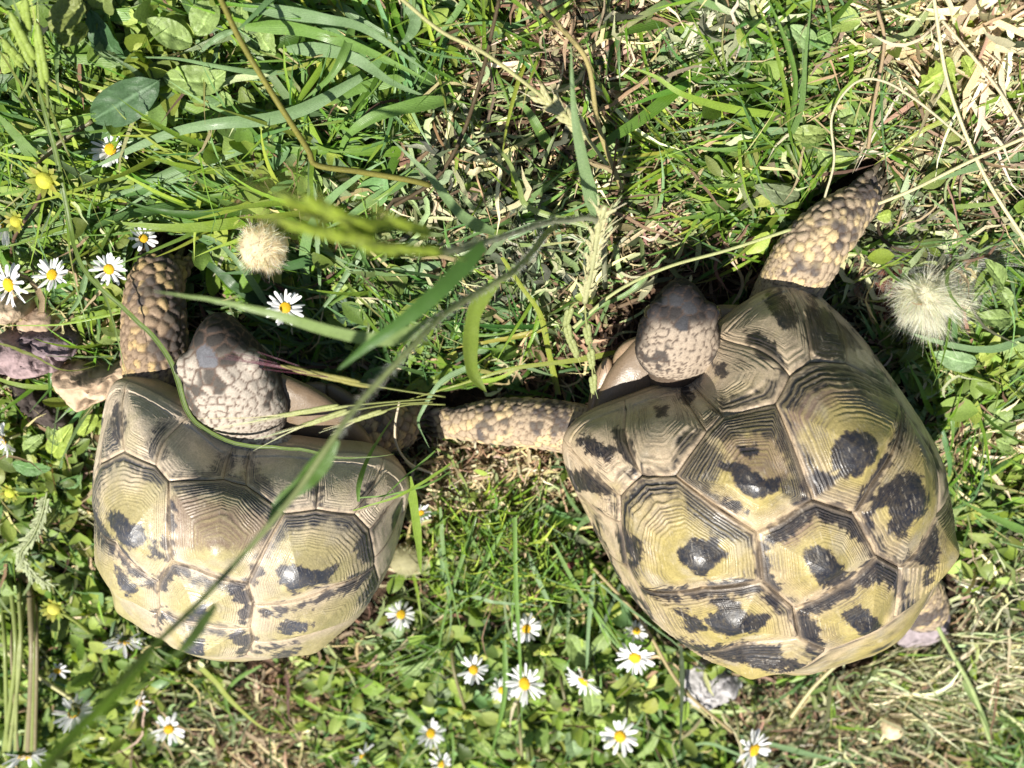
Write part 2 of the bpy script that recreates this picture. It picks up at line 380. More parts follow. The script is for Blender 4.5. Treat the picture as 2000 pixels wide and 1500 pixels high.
        col = mixc(col, [.13, .088, .062], np.clip(kk*2.2, 0, 1)*.55); col = mixc(col, pal['black'], np.clip(kk, 0, 1)**1.1*(.90+.10*smooth(.35, .6, fbm(Xf, 900, seed+77))))
        sc1 = smooth(.74, .80, fbm(np.stack([Xf[:, 0]*2600+Xf[:, 1]*900, Xf[:, 1]*260-Xf[:, 0]*80, Xf[:, 2]*260], 1), 1., seed+85, 2)); col = mixc(col, [.50, .44, .35], sc1*.3)
        sw = smooth(.955, .99, T).reshape(-1)          # pale worn line along the seams, dark in the seam
        col = mixc(col, pal['seam'], smooth(.0030, .0008, dE.reshape(-1))*.6*(1-kv*.6)*(.6+.4*(1-stripe)))
        col = mixc(col, [.16, .12, .085], smooth(.00035, 0, dE.reshape(-1))*.75)
        col = col*(1+.25*(n3.reshape(-1, 1)-.5))
        nrr = NR; qd = grid_quads(NR, NP, True)
        nm = 'scute'
        o = mesh(nm, X.reshape(-1, 3), qd[:, ::-1], np.clip(col, .01, .9), M['shell'], origin=org, parent=car)
    return car

SH1 = Shell([-0.1167, -0.038, 0.0287], -0.2636, 0.3732, -0.0557, [0.174, 0.1408, 0.0738, 0.8576, 0.8539, -0.0299, 0.0073, 0.0216, 0.0315],
            {-22: (585, 215), -44: (270, 58), -3: (800, 372), 3: (868, 378), -12: (690, 310), 12: (1050, 375), 22: (1210, 398), 34: (1370, 410), 44: (1530, 430), 60: (1655, 565), -60: (165, 100)},
            [(190, 70), (140, 180), (90, 380), (65, 560), (75, 720), (110, 880), (200, 1080), (330, 1250), (450, 1350), (600, 1420), (750, 1447), (900, 1435), (1100, 1385), (1300, 1290), (1450, 1180), (1560, 1020), (1620, 880), (1650, 700)], L4)
SH2 = Shell([0.1047, -0.0256, 0.0286], 0.6128, 0.1253, 0.1613, [0.1908, 0.1536, 0.0912, 0.8664, 0.8316, -0.0055, 0.0067, 0.0170, 0.0328],
            {-22: (270, 455), -44: (30, 600), -3: (462, 388), 3: (510, 398), -12: (370, 425), 12: (545, 310), 22: (600, 210), 34: (720, 95), 44: (870, 20), -34: (110, 525)},
            [(20, 650), (980, 30), (1080, 120), (1200, 250), (1320, 400), (1420, 560), (1490, 720), (1505, 830), (1480, 1000), (1400, 1250), (1320, 1370), (1200, 1440), (1050, 1480), (860, 1490), (600, 1440), (400, 1340), (250, 1180), (130, 960), (60, 820), (25, 720)], R5)
V1D = dict(nbL=(745, 520), nbR=(850, 550), v1L=(470, 545), v1R=(1040, 705), v12L=(482, 950), v12R=(860, 1062), c12L=(415, 1050), c12R=(887, 1165), v23L=(415, 1185), v23R=(870, 1280),
           i1L=(400, 467), i2L=(240, 402), i3L=(122, 460), i4L=(80, 600), c12eL=(92, 690), i1R=(1200, 685), i2R=(1395, 712), i3R=(1468, 790), i4R=(1492, 930), c12eR=(1490, 965),
           c23R=(887, 1350), c23eR=(1500, 1110), c23L=(405, 1215), c23eL=(170, 1010), v34L=(450, 1345), v34R=(850, 1420), i5R=(1512, 1040))
MID1 = dict(v12=[(740, 1040), (600, 985)], v23=[(700, 1275), (550, 1250)], c12L=[(200, 850), (300, 970)], c12R=[(1300, 1060), (1100, 1140)], c23R=[(1300, 1255), (1100, 1325)], c23L=[(300, 1150)])
AR1 = dict(C1L=(300, 820), V1=(720, 880), V2=(630, 1150), V3=(620, 1350), C1R=(1110, 1010), C2R=(1150, 1240), C2L=(260, 1060))
K1 = [[(190, 715), (230, 710), (270, 760), (340, 780), (355, 830), (300, 870), (250, 850), (225, 790), (195, 750)], [(385, 840), (410, 840), (430, 920), (410, 920)],
      [(465, 665), (495, 660), (495, 790), (465, 795)], [(440, 810), (465, 830), (485, 930), (460, 950), (450, 900)],
      [(430, 1040), (450, 980), (500, 955), (570, 980), (600, 1010), (560, 1010), (500, 1000), (465, 1040), (440, 1090), (425, 1070)],
      [(760, 1040), (820, 1050), (870, 1110), (885, 1180), (850, 1230), (820, 1230), (840, 1170), (800, 1110)], [(590, 1190), (640, 1160), (660, 1190), (640, 1220), (590, 1215)],
      [(555, 1340), (590, 1315), (640, 1340), (640, 1390), (590, 1400), (560, 1380)], [(760, 1300), (820, 1290), (885, 1330), (880, 1370), (820, 1400), (825, 1350), (790, 1320)],
      [(1010, 990), (1040, 960), (1120, 980), (1180, 1000), (1260, 990), (1300, 965), (1240, 1040), (1150, 1050), (1080, 1075), (1030, 1040)],
      [(1020, 1270), (1060, 1240), (1130, 1245), (1170, 1250), (1100, 1275), (1040, 1290)], [(1390, 880), (1430, 830), (1470, 880), (1480, 940), (1440, 930)],
      [(905, 1185), (1050, 1165), (1200, 1120), (1340, 1060), (1440, 1000), (1470, 985), (1450, 1020), (1330, 1078), (1200, 1138), (1050, 1188), (920, 1208)],
      [(1480, 790), (1520, 720), (1580, 680), (1560, 720), (1500, 780)], [(110, 700), (160, 800), (250, 900), (320, 980), (410, 1040), (415, 1090), (380, 1060), (300, 1010), (230, 930), (150, 820)],
      [(225, 960), (260, 1000), (300, 1080), (280, 1095), (240, 1040)], [(1470, 980), (1485, 1060), (1450, 1130), (1450, 1060)], [(850, 1030), (920, 950), (940, 990), (890, 1060)],
      [(410, 1200), (450, 1190), (480, 1220), (440, 1230), (420, 1260)], [(890, 1360), (1000, 1350), (1100, 1335), (1000, 1368), (900, 1380)], [(980, 1410), (1060, 1375), (1110, 1360), (1050, 1400)],
      [(215, 190), (235, 180), (237, 360), (222, 350)], [(1205, 570), (1225, 600), (1218, 670), (1205, 670)], [(1410, 640), (1470, 570), (1460, 620), (1400, 700)]]
B1 = [[(95, 550), (130, 460), (200, 405), (300, 412), (400, 470), (460, 545), (440, 580), (370, 500), (270, 450), (190, 460), (130, 530), (110, 600)],
      [(475, 545), (740, 530), (850, 560), (940, 640), (1040, 710), (1010, 750), (920, 690), (830, 620), (740, 590), (620, 590), (500, 590)],
      [(1050, 700), (1200, 695), (1350, 710), (1440, 770), (1480, 860), (1450, 860), (1390, 780), (1270, 730), (1130, 740), (1040, 790), (930, 940), (915, 930), (990, 800)],
      [(640, 545), (740, 450), (800, 370), (780, 450), (750, 520)], [(860, 380), (900, 520), (1000, 620), (900, 580), (860, 540)], [(160, 400), (200, 250), (240, 260), (230, 400)],
      [(380, 430), (420, 320), (450, 280), (430, 420)], [(600, 1010), (700, 1030), (800, 1060), (760, 1070), (600, 1040)], [(1420, 1130), (1480, 1000), (1530, 850), (1560, 860), (1500, 1050)],
      [(450, 1200), (560, 1262), (750, 1290), (700, 1270), (540, 1240)], [(100, 620), (120, 760), (200, 900), (90, 760)]]
BR1 = [[(610, 800), (680, 780), (800, 800), (800, 860), (720, 850), (650, 850)], [(500, 620), (1000, 720), (930, 880), (500, 860)]]
V2D = dict(nbL=(572, 575), nbR=(628, 517), v1L=(455, 745), v1R=(835, 470), v12L=(765, 965), v12R=(985, 845), c12L=(785, 1150), c12R=(1135, 893), v23L=(905, 1252), v23R=(1225, 1055),
           i1L=(322, 748), i2L=(242, 830), i3L=(240, 925), i4L=(270, 1090), c12eL=(310, 1165), i5L=(400, 1320), c23eL=(480, 1385), c23L=(925, 1365),
           i1R=(890, 363), i2R=(975, 308), i3R=(1112, 316), i4R=(1285, 410), c12eR=(1316, 470), c23R=(1310, 1100), v34R=(1290, 1290), v34L=(1030, 1412), c23eR=(1452, 900), i5R=(1430, 660))
MID2 = dict(v12=[(930, 868), (870, 918)], v23=[(1120, 1150), (1000, 1215)], c12L=[(560, 1175)], c12R=[(1312, 560), (1270, 680), (1200, 790)], c23R=[(1375, 1040)], c23L=[(700, 1388)])
AR2 = dict(C1R=(1150, 670), C1L=(550, 1050), V1=(770, 780), V2=(1020, 1080), V3=(1160, 1290), C2R=(1340, 830), C2L=(690, 1280))
K2 = [[(1060, 640), (1110, 590), (1190, 600), (1215, 640), (1200, 690), (1150, 740), (1090, 745), (1070, 700)], [(960, 1035), (990, 1018), (1030, 1040), (1080, 1090), (1088, 1130), (1060, 1165), (1020, 1160), (985, 1115), (958, 1070)],
      [(1105, 1265), (1130, 1240), (1180, 1265), (1220, 1310), (1218, 1350), (1180, 1355), (1140, 1320), (1110, 1290)],
      [(775, 1000), (860, 930), (900, 880), (960, 850), (1060, 860), (1140, 900), (1180, 970), (1165, 990), (1130, 980), (1100, 930), (1040, 905), (980, 900), (930, 925), (900, 960), (860, 985), (830, 1010), (800, 1010)],
      [(905, 1262), (1050, 1190), (1150, 1110), (1220, 1060), (1260, 1075), (1310, 1110), (1315, 1190), (1290, 1180), (1250, 1130), (1215, 1140), (1160, 1150), (1100, 1200), (1000, 1250), (930, 1280)],
      [(905, 1262), (960, 1270), (985, 1300), (980, 1350), (1010, 1400), (960, 1380), (920, 1320)], [(1250, 800), (1300, 740), (1370, 760), (1400, 830), (1390, 890), (1340, 920), (1320, 960), (1285, 960), (1275, 900), (1255, 850)],
      [(1140, 890), (1200, 800), (1270, 680), (1310, 560), (1322, 470), (1308, 480), (1290, 620), (1235, 710), (1185, 790), (1145, 860)], [(1160, 900), (1190, 880), (1230, 800), (1255, 820), (1205, 900), (1180, 935)],
      [(640, 710), (690, 700), (740, 740), (800, 770), (840, 770), (840, 800), (760, 830), (700, 790), (690, 740)], [(945, 770), (990, 740), (1060, 760), (1065, 790), (1020, 800), (1000, 830), (960, 800)],
      [(820, 70), (850, 60), (890, 120), (910, 180), (870, 190), (840, 150), (815, 110)], [(975, 60), (985, 120), (1060, 150), (1095, 230), (1105, 300), (985, 305), (960, 240), (945, 190), (970, 120)],
      [(730, 220), (790, 230), (850, 300), (890, 355), (830, 310), (770, 270)], [(610, 335), (640, 335), (650, 360), (625, 368)], [(480, 420), (500, 425), (520, 455), (505, 470), (488, 450)],
      [(100, 620), (130, 605), (180, 635), (225, 650), (200, 680), (150, 660)], [(240, 585), (265, 600), (300, 680), (325, 748), (300, 745), (265, 670)], [(40, 740), (120, 735), (180, 780), (235, 825), (200, 820), (130, 790), (80, 800)],
      [(480, 1030), (530, 1000), (600, 1000), (640, 1050), (600, 1080), (560, 1115), (520, 1100), (480, 1060)], [(585, 1290), (640, 1250), (600, 1220), (660, 1210), (720, 1270), (790, 1280), (795, 1305), (740, 1330), (660, 1342), (600, 1320)],
      [(480, 1265), (540, 1290), (570, 1320), (520, 1320)], [(330, 1175), (450, 1180), (560, 1175), (700, 1150), (780, 1160), (850, 1220), (840, 1240), (770, 1190), (690, 1178), (560, 1200), (430, 1200)],
      [(480, 1380), (600, 1395), (740, 1380), (830, 1400), (930, 1465), (800, 1470), (650, 1420)], [(1220, 1400), (1250, 1385), (1255, 1410), (1230, 1425)], [(1320, 1090), (1400, 1000), (1430, 940), (1445, 1000), (1420, 1100), (1400, 1140), (1390, 1080), (1350, 1060)],
      [(110, 870), (160, 880), (230, 930), (210, 960), (140, 920)], [(250, 960), (300, 1000), (330, 1060), (310, 1075), (270, 1040)], [(780, 1010), (800, 1090), (820, 1150), (850, 1190), (830, 1200), (790, 1150), (775, 1080)],
      [(1100, 250), (1180, 340), (1270, 400), (1200, 370), (1120, 310)], [(710, 650), (750, 640), (760, 660), (720, 662)], [(645, 845), (700, 860), (720, 885), (670, 870)], [(390, 495), (420, 495), (420, 520), (395, 515)]]
B2 = [[(840, 460), (880, 380), (960, 325), (1110, 318), (1200, 360), (1290, 410), (1250, 425), (1120, 390), (1000, 395), (930, 430), (880, 500), (850, 500)],
      [(840, 470), (870, 520), (900, 620), (960, 700), (985, 800), (975, 835), (920, 740), (880, 640), (850, 560)],
      [(575, 575), (625, 520), (830, 475), (860, 560), (840, 600), (780, 565), (700, 575), (650, 590), (600, 600)], [(460, 750), (480, 620), (560, 590), (620, 680), (600, 750), (540, 760), (620, 850), (700, 940), (620, 880), (530, 790)],
      [(245, 830), (330, 760), (450, 745), (480, 790), (400, 790), (310, 830), (265, 900), (250, 960)], [(450, 750), (560, 850), (660, 930), (760, 970), (750, 1010), (640, 960), (540, 890)],
      [(830, 470), (870, 600), (930, 700), (975, 830), (930, 780), (890, 680), (850, 600)], [(790, 1160), (900, 1240), (905, 1262), (850, 1230)], [(1130, 890), (1180, 940), (1230, 1050), (1300, 1100), (1240, 1070), (1190, 1010)],
      [(850, 780), (960, 740), (900, 700), (960, 820), (940, 860)], [(620, 500), (840, 440), (880, 400), (800, 440), (640, 480)], [(1320, 1240), (1370, 1250), (1360, 1290), (1330, 1330)],
      [(1440, 700), (1480, 780), (1490, 900), (1450, 800)], [(250, 850), (260, 1000), (300, 1120), (240, 1000)], [(930, 1330), (1000, 1420), (1100, 1440), (1000, 1450)]]
BR2 = [[(640, 600), (860, 600), (880, 760), (700, 780)], [(840, 990), (930, 930), (1000, 900), (930, 970), (870, 1010)], [(860, 500), (1000, 410), (1200, 430), (1000, 480), (900, 600)]]
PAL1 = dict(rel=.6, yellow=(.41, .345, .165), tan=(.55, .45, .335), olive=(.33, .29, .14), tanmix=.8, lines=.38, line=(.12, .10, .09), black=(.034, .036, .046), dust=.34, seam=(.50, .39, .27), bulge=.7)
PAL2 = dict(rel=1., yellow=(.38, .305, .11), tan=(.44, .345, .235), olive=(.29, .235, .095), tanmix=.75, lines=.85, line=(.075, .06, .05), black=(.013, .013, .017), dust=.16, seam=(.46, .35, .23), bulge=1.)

# ------------------------------------------------------------------ tortoise bodies
def loft(axis_pts, up, secs, nv=28):
    """head-like loft: secs rows (s, half width, up height, down height, lift)"""
    a0, a1 = np.asarray(axis_pts[0]), np.asarray(axis_pts[1]); f = a1-a0; L = np.linalg.norm(f); f = f/L
    r = np.cross(f, up); r /= np.linalg.norm(r); u = np.cross(r, f); th = np.linspace(0, 2*np.pi, nv, endpoint=False)
    s_ = np.linspace(0, 1, 26); sc = np.array(secs); g = [np.interp(s_, sc[:, 0], sc[:, k]) for k in range(1, 5)]
    rows = []
    for i, s0 in enumerate(s_):
        c, s = np.cos(th), np.sin(th); c = np.sign(c)*np.abs(c)**.85; s = np.sign(s)*np.abs(s)**.9
        h = np.where(s > 0, g[1][i], g[2][i])
        rows.append(a0+f*L*s0+(r[None]*(g[0][i]*c)[:, None]+u[None]*(h*s+g[3][i])[:, None]))
    v = np.array(rows).reshape(-1, 3); q = grid_quads(26, nv, True).tolist(); n = len(v); v = np.vstack([v, rows[0].mean(0), rows[-1].mean(0)])
    for j in range(nv):
        q.append([n, j, (j+1) % nv]); b = 25*nv; q.append([n+1, b+(j+1) % nv, b+j])
    return v, q, (a0, f, r, u, L)
def ellipsoid(c, A, nv=20, nu=12):
    v = []; A = np.asarray(A)
    for i in range(1, nu):
        p = math.pi*i/nu
        for j in range(nv):
            t = 2*math.pi*j/nv; v.append(np.asarray(c)+A@np.array([math.sin(p)*math.cos(t), math.sin(p)*math.sin(t), math.cos(p)]))
    q = grid_quads(nu-1, nv, True).tolist(); n = len(v); v.append(np.asarray(c)+A@np.array([0, 0, 1.])); v.append(np.asarray(c)-A@np.array([0, 0, 1.]))
    for j in range(nv):
        q.append([n, j, (j+1) % nv]); b = (nu-2)*nv; q.append([n+1, b+(j+1) % nv, b+j])
    return np.array(v), q
def body_mesh(pieces, voxel):
    V, Fc = [], []
    off = 0
    for v, q in pieces:
        V.append(v); Fc += [tuple(dict.fromkeys([i+off for i in f])) for f in q]; off += len(v)
    me = bpy.data.meshes.new('tmp'); me.from_pydata(np.vstack(V).tolist(), [], Fc); me.update()
    o = bpy.data.objects.new('tmp', me); COL.objects.link(o)
    md = o.modifiers.new('r', 'REMESH'); md.mode = 'VOXEL'; md.voxel_size = voxel; md.use_smooth_shade = True
    sm = o.modifiers.new('s', 'SMOOTH'); sm.iterations = 5; sm.factor = .5
    dg = bpy.context.evaluated_depsgraph_get(); r = bpy.data.meshes.new_from_object(o.evaluated_get(dg))
    bpy.data.objects.remove(o); bpy.data.meshes.remove(me)
    return r
def closest_seg(p, a, b):
    d = b-a; t = np.clip(((p-a)@d)/(d@d), 0, 1); return np.linalg.norm(a+t[:, None]*d-p, axis=1), t
CAPS = []        # capsules kept free of grass: (a, b, radius)
def build_tortoise(sh, label, headpx, legs, hcol, seed, hs, org, neck):
    hb, hf = headpx; a0, a1 = P(*hb), P(*hf)
    up = np.array([0, .12, 1.])
    secs = [(0, .0118, .0100, .011, -.001), (.10, .0148, .0118, .0115, 0), (.30, .0166, .0135, .0115, 0), (.52, .0158, .0128, .0115, 0), (.70, .0126, .0112, .0105, 0), (.84, .0088, .0088, .0100, -.0006), (.94, .0058, .0062, .0088, -.001), (1, .0024, .0030, .005, -.001)]
    secs = [(s, w*hs, u*hs, d*hs, l) for s, w, u, d, l in secs]
    hv, hq, (o0, f, r, u, L) = loft((a0, a1), up, secs)
    pcs = [(hv, hq)]
    eyes = []
    for sg in (-1, 1):
        e = o0+f*L*.69+r*sg*.0100*hs+u*.0038*hs; eyes.append((e, sg))
        pcs.append(ellipsoid(e, np.stack([f*.0058*hs, r*.0040*hs, u*.0046*hs], 1)))
        pcs.append(ellipsoid(o0+f*L*.30+r*sg*.0095*hs+u*.003, np.stack([f*.009*hs, r*.0075*hs, u*.0085*hs], 1)))
    npth = catmull([P(*n) for n in neck]+[a0+f*L*.18], 24); nr = np.linspace(.0135*hs, .0115*hs, 24); pcs.append(tube(npth, nr, 20))
    CAPS.append((a0, a1, .018*hs)); CAPS.append((npth[0], npth[-1], .018))
    legdat = []
    for pts, rad in legs:
        w = np.array([P(*p) for p in pts]); c = catmull(w, 26); rr = np.interp(np.linspace(0, 1, 26), np.linspace(0, 1, len(rad)), rad); pcs.append(tube(c, rr, 20, .9)); legdat.append((c, rr))
        for i in range(len(w)-1): CAPS.append((w[i], w[i+1], max(rad)+.001))
        # toes
        T = c[-1]-c[-4]; T /= np.linalg.norm(T); sd_ = np.cross(T, [0, 0, 1.]); sd_ /= np.linalg.norm(sd_)
        for k in range(5):
            b = c[-1]+sd_*rr[-1]*(k-2)*.42-np.array([0, 0, 1])*rr[-1]*.15; tp = b+T*.006+sd_*(k-2)*.0006; pcs.append(tube([b-T*.004, b, tp], [.0028, .0028, .0018], 10))
    tc = sh.pos+sh.R[:, 2]*.012; pcs.append(ellipsoid(tc, sh.R@np.diag([.050, .062, .018])))
    me = body_mesh(pcs, .00085)
    n = len(me.vertices); co = np.empty(n*3, np.float32); me.vertices.foreach_get('co', co); co = co.reshape(-1, 3).astype(float)
    no = np.empty(n*3, np.float32); me.vertices.foreach_get('normal', no); no = no.reshape(-1, 3).astype(float)
    # regions: head, neck, legs
    dh, th_ = closest_seg(co, o0+f*L*.05, a1); dn_, _ = closest_seg(co, npth[0], o0+f*L*.08)
    sp = np.full(n, .0017); amp = np.full(n, .00022); reg = np.zeros(n, int)
    isneck = dn_ < dh; headm = (dh < .021*hs) & (((co-o0)@f) > L*.02)
    topness = ((co-o0)@u)/(.012*hs)
    sf = np.clip(((co[headm]-o0)@f)/L, 0, 1); sp[headm] = (.0021+.0020*smooth(.2, .75, sf))*(.7+.6*fbm(co[headm], 200, 3))*hs; amp[headm] = .00048; reg[headm] = 1
    for i, (c, rr) in enumerate(legdat):
        k0 = kdtree.KDTree(len(c)); [k0.insert(x, j) for j, x in enumerate(c)]; k0.balance()
        dd = np.array([k0.find(x)[1:] for x in co]); m = (dd[:, 1] < .019) & (dd[:, 0] > 2) & ~headm
        s = dd[m, 0]/25; big = smooth(.25, .6, s)*(.35+1.0*smooth(.35, .65, fbm(co[m], 130, seed))); sp[m] = .0019+.0028*big; amp[m] = .0005+.0009*big; reg[m] = 2+i
    rg = random.Random(seed); idx = list(range(n)); rg.shuffle(idx); cell = {}; seeds = []; G = .0024
    vis_ = reg > 0
    for i in idx[:90000]:
        p = co[i]; s = sp[i]*(.75 if vis_[i] else 1.1); k = tuple((p/G).astype(int)); ok = True; R = int(s/G)+1
        for a in range(-R, R+1):
            for b in range(-R, R+1):
                for c in range(-R, R+1):
                    for qn in cell.get((k[0]+a, k[1]+b, k[2]+c), ()):
                        if (p[0]-qn[0])**2+(p[1]-qn[1])**2+(p[2]-qn[2])**2 < s*s: ok = False; break
                    if not ok: break
                if not ok: break
            if not ok: break
        if ok: cell.setdefault(k, []).append(p); seeds.append(p)
    # head shields: big plates on the snout (one pair + a frontal)
    fq, _ = proj(co); facing = ((CAMP-co)*no).sum(1) > 0; sh_ = []
    for px in hcol['plates']:
        dd_ = ((fq-np.array(px))**2).sum(1)+np.where(facing & headm, 0, 1e6); sh_.append(co[dd_.argmin()])
    seeds = [s for s in seeds if min(np.linalg.norm(s-q_) for q_ in sh_) > hcol['pr']*hs]
    nsh = len(seeds); seeds += sh_
    kd = kdtree.KDTree(len(seeds)); [kd.insert(s, i) for i, s in enumerate(seeds)]; kd.balance()
    near = [kd.find_n(x, 2) for x in co]
    F1 = np.array([a[0][2] for a in near]); F2 = np.array([a[1][2] for a in near]); ID = np.array([a[0][1] for a in near])
    cellv = np.clip((F2-F1)/(sp*.55), 0, 1); bump = cellv**.38
    co2 = co+no*((bump-.6)*amp)[:, None]
    rnd = np.random.default_rng(seed).random(len(seeds)+1)[ID]; rnd2 = np.random.default_rng(seed+1).random(len(seeds)+1)[ID]
    n1 = fbm(co, 70, seed); n2 = fbm(co, 1500, seed+5, 3)
    edge = 1-np.where(reg == 1, smooth(.05, .34, cellv), smooth(.05, .36, cellv))
    col = np.broadcast_to(np.array(hcol['skin']), co.shape).copy()
    L2 = reg >= 2; c2 = mixc(np.broadcast_to(np.array(hcol['leg']), co.shape), hcol['legpale'], smooth(.45, .9, rnd)); c2 = mixc(c2, hcol['dark'], smooth(.55, .63, n1+.26*(rnd2-.5))*.85)
    col[L2] = c2[L2]
    hd = mixc(np.broadcast_to(np.array(hcol['head']), co.shape), hcol['headdark'], np.clip(np.maximum(smooth(hcol['side'], hcol['side']-.45, topness+.25*(n1-.5)), smooth(hcol['dk'], hcol['dk']+.1, n1+.34*(rnd-.5))*.85), 0, 1))  # head sides darkened as painted shade; dk adds real dark scales
    hd = np.where((ID >= nsh)[:, None], np.array(hcol['shield']), hd); snout = smooth(hcol['sn'], hcol['sn']+.14, ((co-o0)@f)/L+.1*(n1-.5)); hd = mixc(hd, hcol['headdark'], snout*(.90*(ID < nsh)+.05))  # snout shade is painted into the skin colour, shields nearly spared
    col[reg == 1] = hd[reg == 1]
    ec = np.where((reg == 1)[:, None], np.array(hcol['headedge']), np.array([.07, .045, .03])); ew = edge*np.where(reg == 1, .95, .75); col = col*(1-ew[:, None])+ec*ew[:, None]
    col = col*(.75+.5*n2)[:, None]
    me.vertices.foreach_set('co', (co2-org).astype(np.float32).ravel()); me.update()
    c = np.ones((n, 4), np.float32); c[:, :3] = np.clip(col, .005, .9); at = me.attributes.new('col', 'FLOAT_COLOR', 'POINT'); at.data.foreach_set('color', c.ravel())
    me.materials.clear(); me.materials.append(M['skin']); me.name = 'tortoise'
    me.polygons.foreach_set('use_smooth', np.full(len(me.polygons), True))
    o = bpy.data.objects.new('tortoise', me); COL.objects.link(o); o.location = org
    tag(o, label, 'tortoise', 'tortoises in the grass')
    for e, sg in eyes:
        v, q = ellipsoid(e+r*sg*.0022*hs+f*.001, np.stack([f*.0031*hs, r*.0027*hs, u*.0030*hs], 1), 16, 10); poly_mesh('eye', v, q, (.012, .009, .007), M['eye'], org, o)
    for sg in (-1, 1):
        v, q = ellipsoid(o0+f*L*.985+r*sg*.0016*hs+u*.0012*hs, np.eye(3)*.00065, 8, 6); poly_mesh('nostril', v, q, (.01, .008, .007), M['eye'], org, o)
    for c, rr in legdat[:2]:
        T = c[-1]-c[-4]; T /= np.linalg.norm(T); sd_ = np.cross(T, [0, 0, 1.]); sd_ /= np.linalg.norm(sd_)
        for k in range(5):
            b = c[-1]+sd_*rr[-1]*(k-2)*.44-np.array([0, 0, 1])*rr[-1]*.12+T*.004; e = b+T*hcol.get('cl', .0085)+sd_*(k-2)*.0007-np.array([0, 0, .0028])
            v, q = tube(catmull([b, (b+e)/2+np.array([0, 0, .001]), e], 8), np.linspace(.0021, .0004, 8), 8, .8); poly_mesh('claw', v, q, hcol['claw'], M['horn'], org, o)
    return o
def slab(name, px, zt, th, col, parent, org, seed=0):
    """puffy plate from an outline, top at height zt"""
    c = np.mean([P(x, y, zt) for x, y in px], 0); b = catmull([P(x, y, zt) for x, y in px+px[:1]], 49)[:-1]; rows = []
    for t in np.r_[np.linspace(.05, .9, 8), .95, .98, 1]: rows.append(c+(b-c)*t+np.array([0, 0, 1])*th*.9*(np.sqrt(max(0, 1-t**7)))-np.array([0, 0, th*.5*t**8]))
    for t in (.9, .6, .1): rows.append(c+(b-c)*t-np.array([0, 0, th]))
    v = np.array(rows); cc = np.array(col)*(.75+.5*fbm(v, 160, seed)[..., None])
    return mesh(name, v.reshape(-1, 3), grid_quads(len(rows), 48, True)[:, ::-1], cc.reshape(-1, 3), M['shell'], origin=org, parent=parent)
HC1 = dict(skin=(.17, .12, .08), leg=(.23, .165, .11), legpale=(.38, .27, .13), dark=(.055, .05, .05), head=(.34, .295, .245), headdark=(.020, .018, .017), shield=(.11, .11, .12), headedge=(.09, .06, .045), claw=(.10, .08, .055), side=.50, plates=[(401, 700)], pr=.0062, sn=.76, dk=.60)
HC2 = dict(skin=(.10, .075, .055), leg=(.31, .24, .165), legpale=(.46, .35, .19), dark=(.045, .042, .048), head=(.29, .235, .18), headdark=(.017, .016, .018), shield=(.04, .04, .044), headedge=(.055, .038, .03), claw=(.13, .105, .075), side=.80, plates=[(1318, 582), (1352, 600), (1335, 630), (1292, 590)], pr=.0040, sn=.58, dk=.60)
def tortoises():
    org1 = np.array([SH1.pos[0], SH1.pos[1], 0.]); org2 = np.array([SH2.pos[0], SH2.pos[1], 0.])
    t1 = build_tortoise(SH1, 'smaller pale tortoise on the left with its head raised, grass stem lying across its shell',
                        ((484, 842, .049), (414, 632, .060)), [([(335, 870, .036), (312, 765, .036), (302, 650, .030), (303, 565, .020), (318, 520, .011)], [.0145, .0140, .0142, .0130, .0100]),
                        ([(560, 905, .040), (650, 862, .036), (735, 838, .026), (795, 832, .016)], [.014, .014, .0130, .0100])], HC1, 11, 1.24, org1, [(520, 1000, .024), (500, 925, .034)])
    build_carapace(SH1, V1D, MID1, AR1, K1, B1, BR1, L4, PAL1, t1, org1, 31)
    pl = plastron(SH1, t1, org1)
    slab('gular_scute', [(535, 890), (540, 800), (570, 758), (634, 752), (643, 800), (640, 890)], .022, .003, (.13, .092, .056), pl, org1, 3)  # darker than the plate's true colour: shade below the head painted in
    slab('gular_scute', [(643, 888), (645, 800), (637, 753), (676, 766), (712, 800), (735, 870)], .022, .003, (.12, .085, .052), pl, org1, 5)  # same painted shade on the neighbouring plate
    t2 = build_tortoise(SH2, 'larger tortoise on the right, domed yellow and black shell, head bent over its shell rim',
                        ((1317, 722, .046), (1336, 554, .046)), [([(1225, 870, .030), (1140, 842, .030), (1040, 826, .025), (945, 824, .018), (872, 828, .012)], [.0130, .0120, .0115, .0105, .0065]),
                        ([(1500, 650, .018), (1540, 565, .022), (1588, 485, .024), (1642, 428, .018), (1698, 380, .010)], [.0130, .0136, .0138, .0116, .0072]),
                        ([(1740, 1110, .030), (1780, 1160, .020), (1808, 1196, .010)], [.016, .016, .012])], HC2, 12, 1.02, org2, [(1345, 830, .018), (1328, 775, .028)])
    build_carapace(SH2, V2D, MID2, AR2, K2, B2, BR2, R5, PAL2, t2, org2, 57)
    pl = plastron(SH2, t2, org2)
    slab('gular_scute', [(1140, 850), (1152, 775), (1172, 715), (1194, 704), (1206, 770), (1225, 850)], .032, .003, (.25, .17, .105), pl, org2, 7)
    slab('gular_scute', [(1232, 850), (1211, 775), (1198, 704), (1235, 664), (1300, 670), (1340, 740), (1310, 850)], .033, .004, (.27, .185, .115), pl, org2, 9)
def plastron(sh, parent, org):
    c = sh.pos-sh.R[:, 2]*.006; v, q = ellipsoid(c, sh.R@np.diag([sh.prm[1]*.42, sh.prm[0]*.44, .014]), 48, 20)
    return poly_mesh('plastron', v, q, (.15, .105, .065), M['shell'], org, parent)
tortoises()

